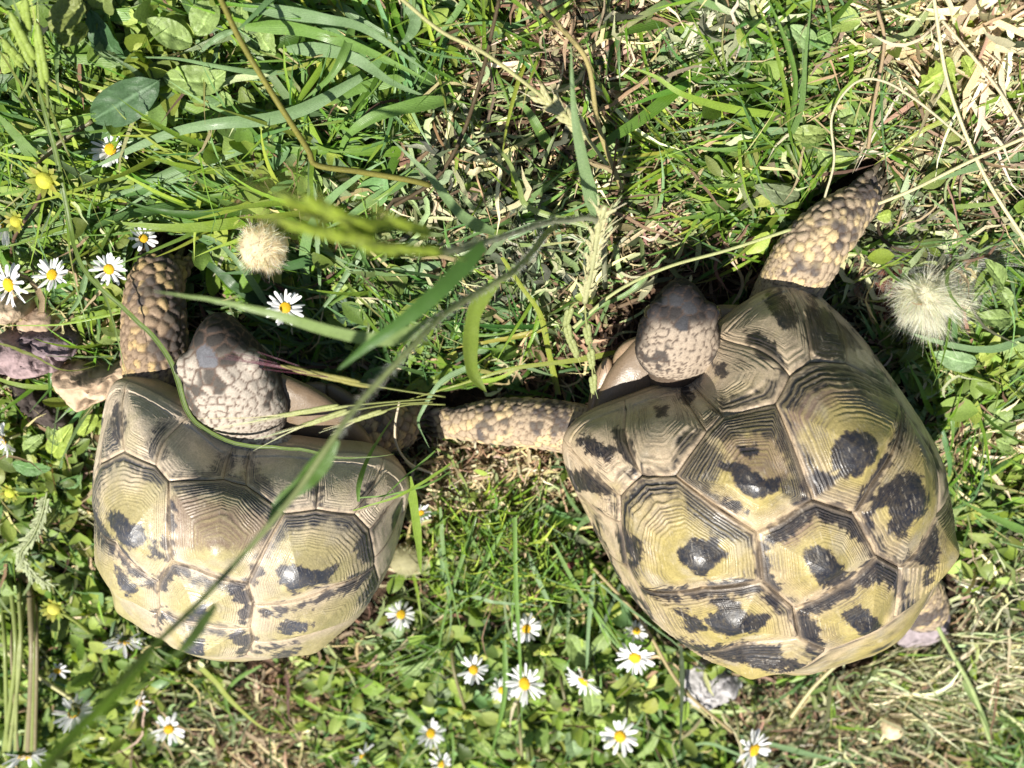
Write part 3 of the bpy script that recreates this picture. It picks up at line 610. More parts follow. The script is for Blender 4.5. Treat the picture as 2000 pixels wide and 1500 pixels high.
# ------------------------------------------------------------------ where things stand
ZONE = ["gcccGGGGgbbsbwGgssss", "gbccGGGGGbbsbbgggscs", "ggGGcGGGGwbbbwggswss", "gcGGGGGwwwwbbggggsww", "cgGGGGGwwwwwwbggwwwg",
        "scgGbGggwwwbbbbbwwwg", "ssgwbgggggbbbbbwwgcc", "bbgwbbggggbbbbwwwwgc", "ccwwwwbbbbbbwwwwwwgs", "ccwwwwwwssswwwwwwwgcc",
        "wcwwwwwwgssgwwwwwwcw", "cccwwwwwggggcwwwwwww", "ccccwwwwccccccwwwwws", "cccwbbcccccccwbwwwww", "cccwwswcccccccbwwwwg"]
def zone(x, y):
    c = min(max(int(x//100), 0), 19); r = min(max(int(y//100), 0), 14); return ZONE[r][c]
OUT1 = L4([(270, 62), (200, 70), (150, 170), (100, 350), (65, 560), (75, 720), (110, 880), (200, 1080), (330, 1250), (450, 1350), (600, 1420), (750, 1447), (900, 1435), (1100, 1385), (1300, 1290), (1450, 1180), (1560, 1020), (1620, 880), (1650, 700), (1657, 560), (1530, 430), (1130, 375), (820, 360), (585, 215)])
OUT2 = R5([(20, 650), (45, 590), (120, 520), (270, 455), (480, 390), (600, 210), (700, 110), (870, 20), (980, 30), (1080, 120), (1200, 250), (1320, 400), (1420, 560), (1490, 720), (1505, 830), (1480, 1000), (1400, 1250), (1320, 1370), (1200, 1440), (1050, 1480), (860, 1490), (600, 1440), (400, 1340), (250, 1180), (130, 960), (60, 820)])
HEAD1 = [(350, 690), (380, 630), (430, 618), (500, 650), (545, 730), (560, 860), (380, 840), (352, 760)]
HEAD2 = [(1250, 610), (1270, 570), (1330, 545), (1390, 575), (1412, 620), (1370, 720), (1320, 745), (1265, 710)]
LEGS = [[(250, 760), (250, 620), (262, 520), (350, 515), (362, 620), (370, 770)], [(840, 800), (940, 785), (1160, 785), (1150, 870), (1000, 875), (850, 850)], [(1490, 560), (1560, 430), (1690, 345), (1735, 380), (1650, 490), (1590, 560)], [(700, 800), (820, 785), (820, 870), (700, 870)]]
CLEAR = [np.array(p) for p in [OUT1, OUT2, HEAD1, HEAD2]+LEGS]
def footprint(p, grow=1.0):
    """True where points lie inside a shell's real plan"""
    r = np.zeros(len(p), bool)
    for sh in (SH1, SH2):
        q = (p-sh.pos)@sh.R; r |= (q[:, 0]/(sh.prm[1]*.5*grow))**2+(q[:, 1]/(sh.prm[0]*.5*grow))**2 < 1
    return r
def blocked(C, zlow=.012, edge=0.):
    """C (N,S,3) centre lines -> which run into a tortoise or across its picture"""
    N, S_ = C.shape[:2]; f = C.reshape(-1, 3)
    bad = footprint(f, 1.03) & (f[:, 2] > zlow)
    for a, b, r in CAPS:
        d, _ = closest_seg(f, a, b); bad |= d < r+.001
    q, dd = proj(f); lo = f[:, 2] > .004
    for pl_ in CLEAR:
        bx = (q > pl_.min(0)).all(1) & (q < pl_.max(0)).all(1); k = np.where(bx & lo)[0]
        if len(k): bad[k[sdist(q[k], pl_) > edge]] = True
    return bad.reshape(N, S_).any(1)

# ------------------------------------------------------------------ ribbons (blades, straw, leaves) in numpy
def ribbons(name, C, side, wid, col, mat, fold=.25, kind='stuff', tipcol=None, across=3, uvw=1., parent=None, origin=None):
    """C (N,S,3) centre lines, side (N,S,3) unit, wid (N,S) half widths, col (N,3) or (N,S,3)"""
    N, S_ = C.shape[:2]
    T = np.gradient(C, axis=1); nrm = np.cross(T, side); nrm /= np.linalg.norm(nrm, axis=-1)[..., None]+1e-12
    nrm *= np.sign(nrm[..., 2:]+1e-9)
    u = np.linspace(-1, 1, across)
    V = C[:, :, None]+side[:, :, None]*(wid[..., None]*u)[..., None]+nrm[:, :, None]*(wid[..., None]*fold*(np.abs(u)))[..., None]
    i, j = np.meshgrid(np.arange(S_-1), np.arange(across-1), indexing='ij')
    q = np.stack([i*across+j, i*across+j+1, (i+1)*across+j+1, (i+1)*across+j], -1).reshape(-1, 4)
    Q = (q[None]+(np.arange(N)*S_*across)[:, None, None]).reshape(-1, 4)
    col = np.asarray(col)
    if col.ndim == 2: col = np.broadcast_to(col[:, None], (N, S_, 3))
    cc = np.broadcast_to(col[:, :, None], (N, S_, across, 3)).reshape(-1, 3)
    uu = np.broadcast_to((u*.5+.5)*uvw, (N, S_, across)); vv = np.broadcast_to(np.linspace(0, 1, S_)[None, :, None], (N, S_, across))
    o = mesh(name, V.reshape(-1, 3), Q, cc, mat, uv=np.stack([uu, vv], -1).reshape(-1, 2), parent=parent, origin=origin)
    if kind: o['kind'] = kind
    return o
def grow(base, az, el, length, curl, droop, S_, jit=0.):
    N = len(base); k = np.arange(S_-1)/(S_-1)
    A = az[:, None]+curl[:, None]*k+np.cumsum(RNG.normal(0, 1, (N, S_-1))*jit, 1); E_ = el[:, None]-droop[:, None]*k+RNG.normal(0, 1, (N, S_-1))*jit*.6
    d = np.stack([np.cos(A)*np.cos(E_), np.sin(A)*np.cos(E_), np.sin(E_)], -1)*(length/(S_-1))[:, None, None]
    C = np.concatenate([base[:, None], base[:, None]+np.cumsum(d, 1)], 1)
    return C, A, E_
def sides(C, roll):
    T = np.gradient(C, axis=1); T /= np.linalg.norm(T, axis=-1)[..., None]+1e-12
    s = np.cross(T, np.array([0, 0, 1.])); s /= np.linalg.norm(s, axis=-1)[..., None]+1e-9
    n = np.cross(s, T); r = roll[:, None, None] if np.ndim(roll) == 1 else roll[..., None]
    return s*np.cos(r)+n*np.sin(r)
def pick(n, kinds, w=None, margin=40, soft=45):
    out = []
    while len(out) < n:
        x = RNG.uniform(-margin, 2000+margin, 4000); y = RNG.uniform(-margin-30, 1500+margin, 4000)
        jx = x+RNG.normal(0, soft, 4000); jy = y+RNG.normal(0, soft, 4000)
        for a, b, c, d in zip(x, y, jx, jy):
            z = zone(c, d)
            if z in kinds and RNG.random() < (w or {}).get(z, 1): out.append((a, b))
            if len(out) >= n: break
    return np.array(out[:n])
def ground_pts(px, z=0.):
    d = DIR+RIGHT*((px[:, 0]-1000)/FPX)[:, None]+UPV*((750-px[:, 1])/FPX)[:, None]
    p = CAMP+d*((z-CAMP[2])/d[:, 2])[:, None]; p[:, 2] = soil_height(p[:, 0], p[:, 1])+.003; return p
def clamp(C, lo=.0): 
    g = soil_height(C[..., 0], C[..., 1])+.0035; C[..., 2] = np.maximum(C[..., 2], g+lo); return C
def palette(N, cols, jit=.18):
    c = np.array(cols)[RNG.integers(0, len(cols), N)]; return np.clip(c*(1+RNG.normal(0, jit, (N, 1)))*(1+RNG.normal(0, .06, (N, 3))), .004, .85)
GREEN = [(.10, .20, .018), (.14, .25, .025), (.06, .13, .012), (.20, .30, .035), (.11, .21, .03)]
BLUEG = [(.11, .205, .07), (.14, .24, .09), (.08, .165, .045), (.17, .26, .10)]
LIME = [(.20, .27, .04), (.16, .24, .04), (.24, .30, .06)]
STRAW = [(.46, .37, .21), (.34, .26, .15), (.58, .50, .32), (.24, .16, .10), (.42, .36, .18), (.14, .09, .055)]
WILT = [(.20, .24, .11), (.13, .16, .065), (.30, .34, .17), (.07, .08, .045), (.42, .42, .24), (.20, .155, .09), (.10, .14, .04)]
BROWN = [(.10, .06, .038), (.17, .105, .065), (.05, .032, .022), (.27, .18, .115), (.12, .07, .045)]
CLOV = [(.16, .235, .03), (.21, .28, .045), (.12, .18, .025), (.24, .31, .06), (.17, .24, .06), (.27, .33, .08), (.10, .16, .03)]

def litter(name, n, kinds, cols, ln, wd, w=None, z0=(0, .006), el=.25, curl=1.2, jit=.25, S_=7, fold=.3, lift=0., mat='litter'):
    px = pick(n, kinds, w); b = ground_pts(px); b[:, 2] += RNG.uniform(*z0, n)+lift
    L_ = RNG.uniform(*ln, n)*RNG.choice([.6, 1, 1.3], n)
    C, A, E_ = grow(b, RNG.uniform(0, 2*np.pi, n), RNG.normal(0, el, n), L_, RNG.normal(0, curl, n), RNG.normal(0, .3, n), S_, jit)
    C = clamp(C, 0); ok = ~blocked(C, edge=-2); C = C[ok]; m = len(C)
    s = np.linspace(0, 1, S_); W_ = RNG.uniform(*wd, m)[:, None]*.5*(np.minimum(1, (1.02-s)*3)*np.minimum(1, .3+s*4))[None]
    ribbons(name, C, sides(C, RNG.normal(0, .7, m)), W_, palette(m, cols, .28), M[mat], fold)
def fine_grass(name, n, kinds, cols, ln, wd, w=None, el=(.3, 1.1), droop=(.5, 1.5), clump=9, S_=9, az=None, spread=1.6, edge=0., mat='blade'):
    nc = n//clump; px = pick(nc, kinds, w); b0 = ground_pts(px); b = np.repeat(b0, clump, 0); n = len(b); b[:, :2] += RNG.normal(0, .0022, (n, 2))
    a0 = np.repeat(RNG.uniform(0, 2*np.pi, nc) if az is None else RNG.normal(az[0], az[1], nc), clump)+RNG.normal(0, spread, n)
    L_ = RNG.uniform(*ln, n)*np.repeat(RNG.uniform(.7, 1.2, nc), clump)
    C, A, E_ = grow(b, a0, RNG.uniform(*el, n), L_, RNG.normal(0, .45, n), RNG.uniform(*droop, n), S_, .05)
    C = clamp(C, .001); ok = ~blocked(C, edge=edge); C = C[ok]; m = len(C); s = np.linspace(0, 1, S_)
    W_ = RNG.uniform(*wd, m)[:, None]*.5*((1-s**2.2)*np.minimum(1, .55+s*2))[None]
    c = palette(m, cols, .2)[:, None]*np.ones((1, S_, 1)); dry = (RNG.random(m) < .12)[:, None, None]*smooth(.5, 1, s)[None, :, None]
    c = c*(1-dry)+np.array([.36, .29, .13])*dry
    ribbons(name, C, sides(C, RNG.normal(0, .5, m)), W_, c, M[mat], .3)
def small_leaves(name, n, kinds, cols, ln, ar=(.38, .6), w=None, zr=(.002, .016), edge=-4, stem=True, S_=7):
    px = pick(n, kinds, w); b = ground_pts(px); b[:, 2] += RNG.uniform(*zr, n)*RNG.uniform(.3, 1, n)
    L_ = RNG.uniform(*ln, n)
    C, A, E_ = grow(b, RNG.uniform(0, 2*np.pi, n), RNG.normal(.35, .4, n), L_, RNG.normal(0, .35, n), RNG.normal(.7, .5, n), S_, .03)
    C = clamp(C, .001); ok = ~blocked(C, edge=edge); C = C[ok]; m = len(C); s = np.linspace(0, 1, S_)
    prof = np.sin(np.pi*np.clip(s*.9+.06, 0, 1)**1.25)**.8; prof[0] = .12; prof[-1] = .15
    W_ = (L_[ok]*RNG.uniform(*ar, m)*.5)[:, None]*prof[None]
    ribbons(name, C, sides(C, RNG.normal(0, .45, m)), W_, palette(m, cols, .22), M['leaf'], RNG.uniform(.1, .5), across=5)

litter('brown_thatch', 9000, 'gGcwsbS', BROWN, (.008, .028), (.0005, .0017), dict(b=1, s=.6, w=.5, G=.5, g=.5, c=.45))
litter('dry_straw', 9000, 'gGcwsb', STRAW, (.010, .04), (.0005, .0020), dict(s=1, w=.20, b=.10, g=.10, G=.10, c=.12), z0=(.001, .009))
litter('wilted_clippings', 9000, 'wscgb', WILT, (.008, .034), (.0007, .0028), dict(w=1, s=.5, c=.08, g=.12, b=.04), z0=(.001, .011), jit=.4, curl=1.8)
fine_grass('fine_grass', 4600, 'gGcwsb', GREEN+BLUEG, (.018, .05), (.0010, .0027), dict(g=1, G=.26, c=.22, w=.13, s=.16, b=.05))
fine_grass('long_grass', 900, 'gcs', GREEN+BLUEG, (.035, .07), (.0008, .0018), dict(g=1, c=.25, s=.2), el=(.3, 1.), clump=14, S_=12, spread=.5)
fine_grass('bright_grass', 1500, 'gGcs', LIME+GREEN, (.015, .045), (.0009, .0022), dict(g=.8, G=.3, c=.4, s=.35))
fine_grass('broad_grass', 860, 'G', BLUEG+GREEN, (.045, .085), (.0038, .0066), el=(.15, .55), droop=(.4, 1.1), clump=3, S_=14, az=(3.0, .5), spread=.45)
fine_grass('medium_grass', 1100, 'Gg', BLUEG+GREEN, (.03, .06), (.002, .0036), dict(G=.6, g=.5), el=(.2, .8), clump=4, S_=12, az=(3.1, .9), spread=.8)
small_leaves('ground_cover_leaves', 6400, 'cgGw', CLOV, (.006, .016), w=dict(c=1, g=.13, G=.10, w=.05))
small_leaves('low_creeping_leaves', 2400, 'cgG', CLOV+BLUEG, (.009, .021), (.4, .65), w=dict(c=1, g=.25, G=.3), zr=(.001, .008))
small_leaves('wilted_leaves', 1500, 'wsb', WILT, (.006, .016), (.14, .32), w=dict(w=1, s=.3, b=.2), zr=(.001, .010))

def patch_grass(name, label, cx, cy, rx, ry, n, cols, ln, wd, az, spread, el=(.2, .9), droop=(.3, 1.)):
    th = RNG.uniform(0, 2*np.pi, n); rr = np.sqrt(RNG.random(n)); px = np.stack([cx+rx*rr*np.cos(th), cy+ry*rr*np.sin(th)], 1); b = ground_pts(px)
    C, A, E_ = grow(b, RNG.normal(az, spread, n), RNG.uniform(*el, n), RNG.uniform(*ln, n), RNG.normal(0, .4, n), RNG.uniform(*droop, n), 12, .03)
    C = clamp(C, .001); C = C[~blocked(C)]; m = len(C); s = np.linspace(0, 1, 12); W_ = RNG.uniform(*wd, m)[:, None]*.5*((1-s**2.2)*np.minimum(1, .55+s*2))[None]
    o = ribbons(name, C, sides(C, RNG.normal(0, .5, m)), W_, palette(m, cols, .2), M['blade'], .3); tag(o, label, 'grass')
YGS = [(.24, .34, .04), (.18, .29, .03), (.30, .38, .06), (.14, .25, .05)]
patch_grass('bright_grass_patch', 'bright yellow-green grass in the upper left quarter', 380, 350, 330, 120, 190, YGS, (.03, .065), (.0016, .0034), 2.9, .5)
patch_grass('bright_grass_patch', 'sunlit grass patch at upper right below the bright tuft', 1400, 330, 190, 110, 130, YGS, (.025, .05), (.0012, .0028), 3.0, .5)
patch_grass('bright_grass_patch', 'fine upright bright grass between the two shells', 960, 1090, 150, 110, 260, YGS, (.03, .055), (.0010, .0022), 1.5, .5, (.6, 1.3))
patch_grass('bright_grass_patch', 'glossy grass with shade painted into its green above the small gap between the tortoises', 850, 640, 250, 110, 170, [(.06, .14, .03), (.05, .11, .03), (.09, .18, .05)], (.03, .06), (.0012, .0034), 2.7, .9)  # darker palette than the other patches, shade put into the colour
patch_grass('bright_grass_patch', 'slender bright blades across the top middle', 820, 110, 240, 100, 90, YGS, (.03, .06), (.0014, .0032), 2.4, .8)

# ------------------------------------------------------------------ traced grass tufts
def cr(k, pts): # crop coordinates of the enlarged photograph -> full
    ox, oy = k; return [(ox+x/2.857, oy+y/2.857) for x, y in pts]
C1_, C2_, C3_, C4_, C5_, C6_, C7_, C8_, C9_ = (0, 0), (650, 0), (1300, 0), (0, 450), (650, 450), (1300, 450), (0, 975), (650, 975), (1300, 975)
BG, GR, LM, YG, PALE, OLV, DK, TAN = (.17, .265, .12), (.13, .23, .05), (.20, .30, .04), (.24, .28, .045), (.42, .40, .22), (.13, .15, .03), (.03, .06, .015), (.34, .24, .14)
def blade_mesh(pts, w, col, zs, parent, org, name='blade', tip=None, roll=None, root=.5, taper=1.7, S_=26, across=5, fold=None, mat='blade', flat=False):
    z = np.interp(np.linspace(0, 1, len(pts)), np.linspace(0, 1, len(zs)), zs); C = catmull([P(x, y, q) for (x, y), q in zip(pts, z)], S_)
    C[:, 2] += np.cumsum(RNG.normal(0, .0002, S_))
    d = (C-CAMP)@DIR; s = np.linspace(0, 1, S_); Wd = (w*.5*d/FPX)*(np.ones(S_) if flat else (1-s**taper*.97)*np.minimum(1, root+s*3))*(1+.06*np.sin(s*17+w))
    roll = RNG.normal(0, .3) if roll is None else roll
    sd_ = sides(C[None], np.array([roll])+0*s[None]+.25*np.sin(s*3+w)[None])
    c = np.array(col)*(1+.2*(fbm(C*1., 90, 3)-.5))[:, None]*(1+RNG.normal(0, .07))
    if tip is not None: c = mixc(c, tip, smooth(.6, .95, s+.12*np.sin(s*40)))
    fold = RNG.uniform(.15, .4) if fold is None else fold
    return ribbons(name, C[None], sd_, Wd[None], c[None], M[mat], fold, None, across=across, uvw=max(.5, w/24), parent=parent, origin=org)
def tuft(label, blades, group='traced tufts of broad grass', cat='grass', name='grass_tuft'):
    p0 = blades[0][0][0]; org = P(p0[0], p0[1], 0.); e = empty(name, org.tolist(), label, cat, group)
    for b in blades:
        pts, w, col, zs = b[:4]; blade_mesh(pts, w, col, zs, e, org, **(b[4] if len(b) > 4 else {}))
    return e
YT = dict(tip=(.38, .32, .05))
tuft('broad blue-green grass blades arching over the partly hidden daisy at upper left', [
    ([(705, 150), (600, 208), (520, 232), (420, 242), (330, 262), (240, 300), (150, 345)], 33, BG, (.018, .030, .022)), ([(440, 278), (400, 300), (330, 335), (190, 398)], 26, BG, (.012, .020, .012)),
    ([(580, 272), (500, 285), (430, 310), (320, 362), (203, 432)], 15, BG, (.010, .018, .012)), ([(790, 150), (700, 172), (640, 200), (560, 214)], 30, GR, (.010, .019), dict(tip=(.40, .34, .04))),
    ([(560, 270), (470, 305), (360, 330), (260, 350)], 12, GR, (.008, .014)), ([(600, 300), (480, 332), (360, 350), (215, 380)], 11, BG, (.006, .012)), ([(720, 265), (620, 310), (540, 330), (480, 350)], 20, BG, (.010, .015))])
tuft('long pointed blades crossing above the oval leaves at top left', [
    ([(560, 140), (505, 140), (430, 128), (330, 112), (188, 112)], 18, BG, (.016, .026, .018)), ([(355, 195), (300, 212), (215, 258)], 12, GR, (.014, .018)), ([(460, 58), (425, 72), (380, 115)], 14, BG, (.016, .016)),
    ([(520, 170), (480, 192), (455, 205)], 10, BG, (.012, .012)), ([(620, 120), (560, 135), (500, 145)], 8, YG, (.014, .018))])
tuft('fan of wide ribbed blades in the top middle-left of the picture', [
    ([(475, 12), (560, 25), (640, 38), (720, 60), (850, 152)], 28, BG, (.018, .028, .020)), ([(478, 52), (560, 52), (640, 70), (730, 105), (850, 165)], 30, GR, (.016, .026, .018)), ([(560, 95), (640, 98), (700, 118), (770, 165), (838, 192)], 30, BG, (.014, .024, .016)),
    ([(690, 45), (672, 100), (645, 150), (592, 196)], 20, GR, (.020, .030, .022)), ([(880, 195), (820, 205), (740, 225), (690, 255), (668, 285), (662, 322)], 30, GR, (.014, .026, .012)), ([(800, 0), (812, 40), (795, 75), (772, 90)], 30, BG, (.012, .018)),
    ([(650, 0), (720, 50), (800, 90), (850, 110)], 18, BG, (.012, .016)), ([(690, 110), (684, 170), (690, 240)], 15, BG, (.012, .010)), ([(735, 140), (733, 185), (750, 215)], 16, BG, (.012, .010)), ([(600, 190), (560, 210), (470, 258)], 12, GR, (.012, .02))])
tuft('green blades standing over the broad leaf and stem in the far top left corner', [
    ([(75, 318), (45, 280), (0, 228), (-30, 200)], 30, (.15, .24, .07), (.020, .034), dict(root=.3)), ([(110, 260), (60, 285), (0, 300)], 20, BG, (.010, .014)), ([(120, 0), (122, 40), (98, 70)], 9, GR, (.02, .025)), ([(0, 100), (60, 200), (110, 290), (150, 400)], 9, OLV, (.02, .03, .02)),
    ([(25, 0), (70, 110), (95, 180), (120, 260)], 8, (.16, .22, .08), (.03, .035, .02)), ([(55, 150), (90, 200), (130, 290), (170, 380), (215, 480)], 8, OLV, (.02, .03, .02))])
tuft('blue-green blades between the cream seed head and the daisy in the centre', [
    ([(612, 330), (614, 400), (622, 500), (626, 605)], 15, BG, (.012, .018, .010)), ([(530, 605), (515, 585), (470, 520), (410, 465), (343, 457)], 15, BG, (.012, .020, .010)), ([(860, 515), (760, 530), (650, 524)], 24, BG, (.012, .016)),
    ([(510, 590), (440, 540), (368, 488)], 26, (.05, .11, .035), (.006, .010)), ([(735, 455), (700, 500), (640, 590), (590, 640)], 16, BG, (.015, .012)), ([(570, 650), (640, 600), (720, 540), (800, 470)], 9, GR, (.008, .014)), ([(700, 700), (640, 640), (560, 560), (470, 500)], 14, (.05, .11, .035), (.006, .010))])
tuft('pale blade and long upright leaf beside the barley-like head in the middle', [
    ([(965, 455), (902, 420), (839, 343), (765, 272)], 24, (.16, .24, .10), (.050, .060, .060)), ([(1168, 435), (1140, 315), (1122, 210), (1115, 84)], 30, (.17, .25, .11), (.055, .065, .07)),
    ([(1150, 440), (1035, 406), (1014, 364), (993, 315), (955, 277), (916, 292)], 15, (.20, .26, .08), (.055, .045, .035), dict(root=1)), ([(1070, 290), (1056, 259), (1021, 205), (985, 212)], 24, GR, (.010, .016, .012)),
    ([(1190, 405), (1105, 362), (1035, 315), (965, 245)], 12, GR, (.010, .018)), ([(990, 462), (1080, 432), (1140, 440)], 18, BG, (.025, .03), dict(root=1))])
tuft('bright narrow grass tuft sprouting at upper right above the raised foreleg', [
    ([(1530, 226), (1420, 210), (1330, 182), (1280, 150), (1210, 124)], 20, LM, (.010, .022, .020)), ([(1468, 229), (1405, 241), (1300, 262)], 13, BG, (.010, .014)), ([(1541, 254), (1447, 264), (1377, 258)], 17, BG, (.010, .016)),
    ([(1530, 280), (1490, 280), (1400, 290), (1300, 277)], 12, GR, (.008, .012)), ([(1470, 394), (1440, 405), (1352, 381), (1290, 345)], 13, LM, (.008, .014)), ([(1545, 260), (1534, 175), (1506, 70), (1465, -20)], 11, LM, (.010, .030, .04)),
    ([(1541, 262), (1552, 157), (1527, 63), (1490, -20)], 17, GR, (.010, .030, .04)), ([(1541, 275), (1566, 210), (1576, 105), (1590, -20)], 13, (.12, .2, .06), (.010, .030, .04)), ([(1597, 234), (1650, 175), (1722, 98)], 11, LM, (.012, .024)),
    ([(1585, 350), (1565, 310), (1548, 275)], 9, LM, (.006, .012)), ([(1420, 300), (1345, 320), (1335, 350), (1300, 300)], 13, BG, (.008, .012)), ([(1560, 400), (1510, 398), (1465, 395)], 14, LM, (.010, .012), dict(flat=True)), ([(1565, 200), (1520, 180), (1470, 160)], 8, LM, (.010, .02)),
    ([(1480, 330), (1400, 315), (1320, 310), (1250, 290)], 14, GR, (.005, .010)), ([(1450, 470), (1400, 440), (1350, 420)], 22, (.06, .12, .035), (.004, .008))])
tuft('lime stem and crossing blades in the dark gap between the two tortoises', [
    ([(982, 502), (1020, 560), (1056, 614), (1073, 688), (1091, 765)], 12, YG, (.020, .016, .004), dict(flat=True)), ([(1225, 683), (1140, 700), (1000, 720), (895, 752), (776, 788)], 12, YG, (.020, .026, .024)),
    ([(1062, 644), (1000, 660), (951, 667), (867, 681)], 11, (.30, .28, .05), (.012, .014)), ([(1000, 630), (940, 680), (880, 695), (820, 690)], 22, BG, (.008, .012)), ([(1060, 470), (1042, 560), (1030, 640), (1018, 720)], 8, BG, (.014, .008)),
    ([(1300, 500), (1230, 570), (1160, 610), (1100, 680), (1050, 760)], 9, GR, (.015, .012, .006)), ([(1130, 600), (1100, 560), (1050, 520), (1000, 560)], 8, GR, (.01, .012)), ([(900, 560), (880, 640), (860, 700)], 9, (.05, .10, .03), (.006, .008)),
    ([(820, 520), (900, 600), (990, 640), (1080, 640)], 9, GR, (.006, .01)), ([(1000, 620), (960, 580), (985, 520)], 22, BG, (.008, .01)), ([(1200, 720), (1130, 720), (1060, 735)], 14, (.06, .12, .04), (.005, .008))])
tuft('slender green blades crossing the left shell edge beside the clawed foreleg', [
    ([(916, 716), (860, 747), (825, 800), (818, 828), (839, 872)], 11, BG, (.030, .034, .03), dict(root=1)), ([(700, 980), (702, 940), (727, 877), (776, 800)], 11, GR, (.088, .080, .040)), ([(880, 920), (830, 948), (740, 970), (648, 975)], 8, GR, (.066, .078, .080)),
    ([(880, 905), (800, 955), (700, 992), (650, 1000)], 7, LM, (.070, .082, .082)), ([(800, 930), (815, 1040), (822, 1122)], 18, LM, (.050, .035), dict(taper=3)), ([(850, 880), (760, 960), (720, 1010)], 6, GR, (.06, .085))])
tuft('thin upright blades in front of the daisies between the shells', [
    ([(1005, 1010), (1008, 1150), (1016, 1300), (1020, 1450)], 9, GR, (.030, .035, .03), dict(root=1)), ([(985, 1250), (985, 1350), (970, 1430), (955, 1490)], 13, GR, (.020, .030, .01)), ([(850, 1020), (862, 1100), (880, 1200), (875, 1260)], 9, BG, (.012, .02)),
    ([(880, 1150), (960, 1175), (1060, 1185)], 10, BG, (.02, .024)), ([(1030, 1080), (1060, 1150), (1100, 1230)], 12, BG, (.015, .022)), ([(1160, 1120), (1150, 1220), (1145, 1310), (1140, 1360)], 10, BG, (.02, .025)),
    ([(930, 1010), (900, 1100), (870, 1200), (850, 1300)], 9, GR, (.02, .025, .02)), ([(1160, 1130), (1240, 1200), (1330, 1270), (1400, 1330)], 9, BG, (.015, .03, .02)), ([(990, 1020), (930, 1130), (890, 1210)], 9, GR, (.02, .02)),
    ([(1080, 1060), (1130, 1150), (1190, 1230), (1230, 1290)], 9, GR, (.02, .03)), ([(1215, 1130), (1160, 1280), (1190, 1340)], 8, (.04, .08, .02), (.01, .02)), ([(900, 1010), (935, 1080), (1000, 1170)], 9, GR, (.02, .02)),
    ([(1190, 990), (1140, 1020), (1120, 1050)], 18, (.10, .18, .04), (.01, .015)), ([(860, 990), (870, 1090), (905, 1240)], 9, GR, (.02, .025))])
tuft('blue-green blades on the right beside the larger tortoise shell', [
    ([(2010, 655), (1940, 680), (1860, 672), (1720, 632)], 17, BG, (.015, .022, .014)), ([(2000, 305), (1912, 325), (1820, 355)], 24, BG, (.012, .018)), ([(1950, 700), (1910, 740), (1850, 770)], 16, BG, (.010, .014)), ([(1960, 790), (1890, 815), (1830, 835)], 13, LM, (.010, .014)),
    ([(2010, 1040), (1940, 1010), (1870, 975)], 17, GR, (.020, .03)), ([(2000, 620), (1900, 660), (1800, 640)], 18, GR, (.006, .012)), ([(1832, 196), (1850, 230), (1790, 262), (1706, 322)], 12, YG, (.02, .022, .012)), ([(2010, 180), (1960, 185), (1900, 210)], 15, LM, (.012, .016)),
    ([(2000, 820), (1930, 800), (1880, 850)], 9, BG, (.010, .014)), ([(1990, 360), (1900, 380), (1800, 375)], 12, GR, (.008, .012)), ([(2010, 880), (1930, 930), (1880, 950)], 12, LM, (.01, .016))])
tuft('blades lying at lower left corner of the right-hand lawn below the white stone', [
    ([(1300, 1500), (1370, 1450), (1440, 1470), (1520, 1500)], 12, BG, (.010, .014)), ([(1500, 1450), (1560, 1465), (1640, 1485), (1720, 1490)], 15, BG, (.012, .018)), ([(1260, 1380), (1300, 1430), (1330, 1500)], 12, GR, (.008, .012)),
    ([(1330, 1260), (1332, 1340), (1326, 1480)], 10, (.04, .06, .02), (.03, .034)), ([(1880, 1330), (1920, 1400), (1940, 1460)], 12, (.2, .27, .1), (.02, .024)), ([(1200, 1290), (1230, 1350), (1290, 1345), (1330, 1335)], 22, BG, (.010, .016))])
tuft('yellow-green flattened blades below the left shell', [
    ([(395, 1305), (430, 1345), (460, 1378), (520, 1425), (580, 1428)], 14, (.28, .32, .07), (.014, .016), dict(flat=True)), ([(560, 1395), (640, 1420), (720, 1465), (780, 1500)], 16, YG, (.010, .012)), ([(590, 1440), (650, 1460), (740, 1500)], 14, (.28, .32, .07), (.006, .01)),
    ([(560, 1350), (640, 1390), (700, 1400), (760, 1420)], 9, LM, (.008, .01)), ([(620, 1480), (700, 1450), (780, 1440)], 9, LM, (.01, .012)), ([(640, 1260), (680, 1310), (700, 1350)], 10, (.28, .32, .12), (.008, .01)), ([(510, 1300), (460, 1330), (440, 1370), (470, 1440)], 11, GR, (.01, .014))])
tuft('long dark-edged blade curving over the left foreleg and along the front of the left shell', [
    ([(40, 60), (85, 200), (120, 330), (143, 450), (150, 485), (175, 537), (245, 600), (301, 653), (336, 702), (352, 747), (368, 800), (402, 833), (472, 862), (595, 876), (647, 888), (710, 891), (770, 884)], 11, (.12, .18, .035), (.030, .040, .052, .061, .066, .074, .077), dict(S_=70, taper=5, fold=.5)),
    ([(175, 520), (205, 580), (225, 650), (245, 740)], 8, (.16, .22, .07), (.02, .05, .06)), ([(240, 1060), (150, 1000)], 3, PALE, (.01, .01))])
tuft('green blades among the stones at the left edge', [
    ([(245, 600), (180, 612), (120, 628)], 14, LM, (.010, .016)), ([(170, 530), (150, 590), (100, 650)], 12, BG, (.020, .016)), ([(240, 610), (120, 632), (0, 635)], 7, LM, (.02, .024)), ([(0, 670), (60, 690), (110, 716), (150, 722), (195, 712)], 9, OLV, (.024, .03, .02)),
    ([(150, 600), (155, 640), (165, 670), (190, 688)], 12, LM, (.016, .012)), ([(230, 515), (150, 512), (90, 512)], 11, BG, (.014, .016)), ([(0, 425), (30, 490), (60, 515)], 14, BG, (.012, .010))])

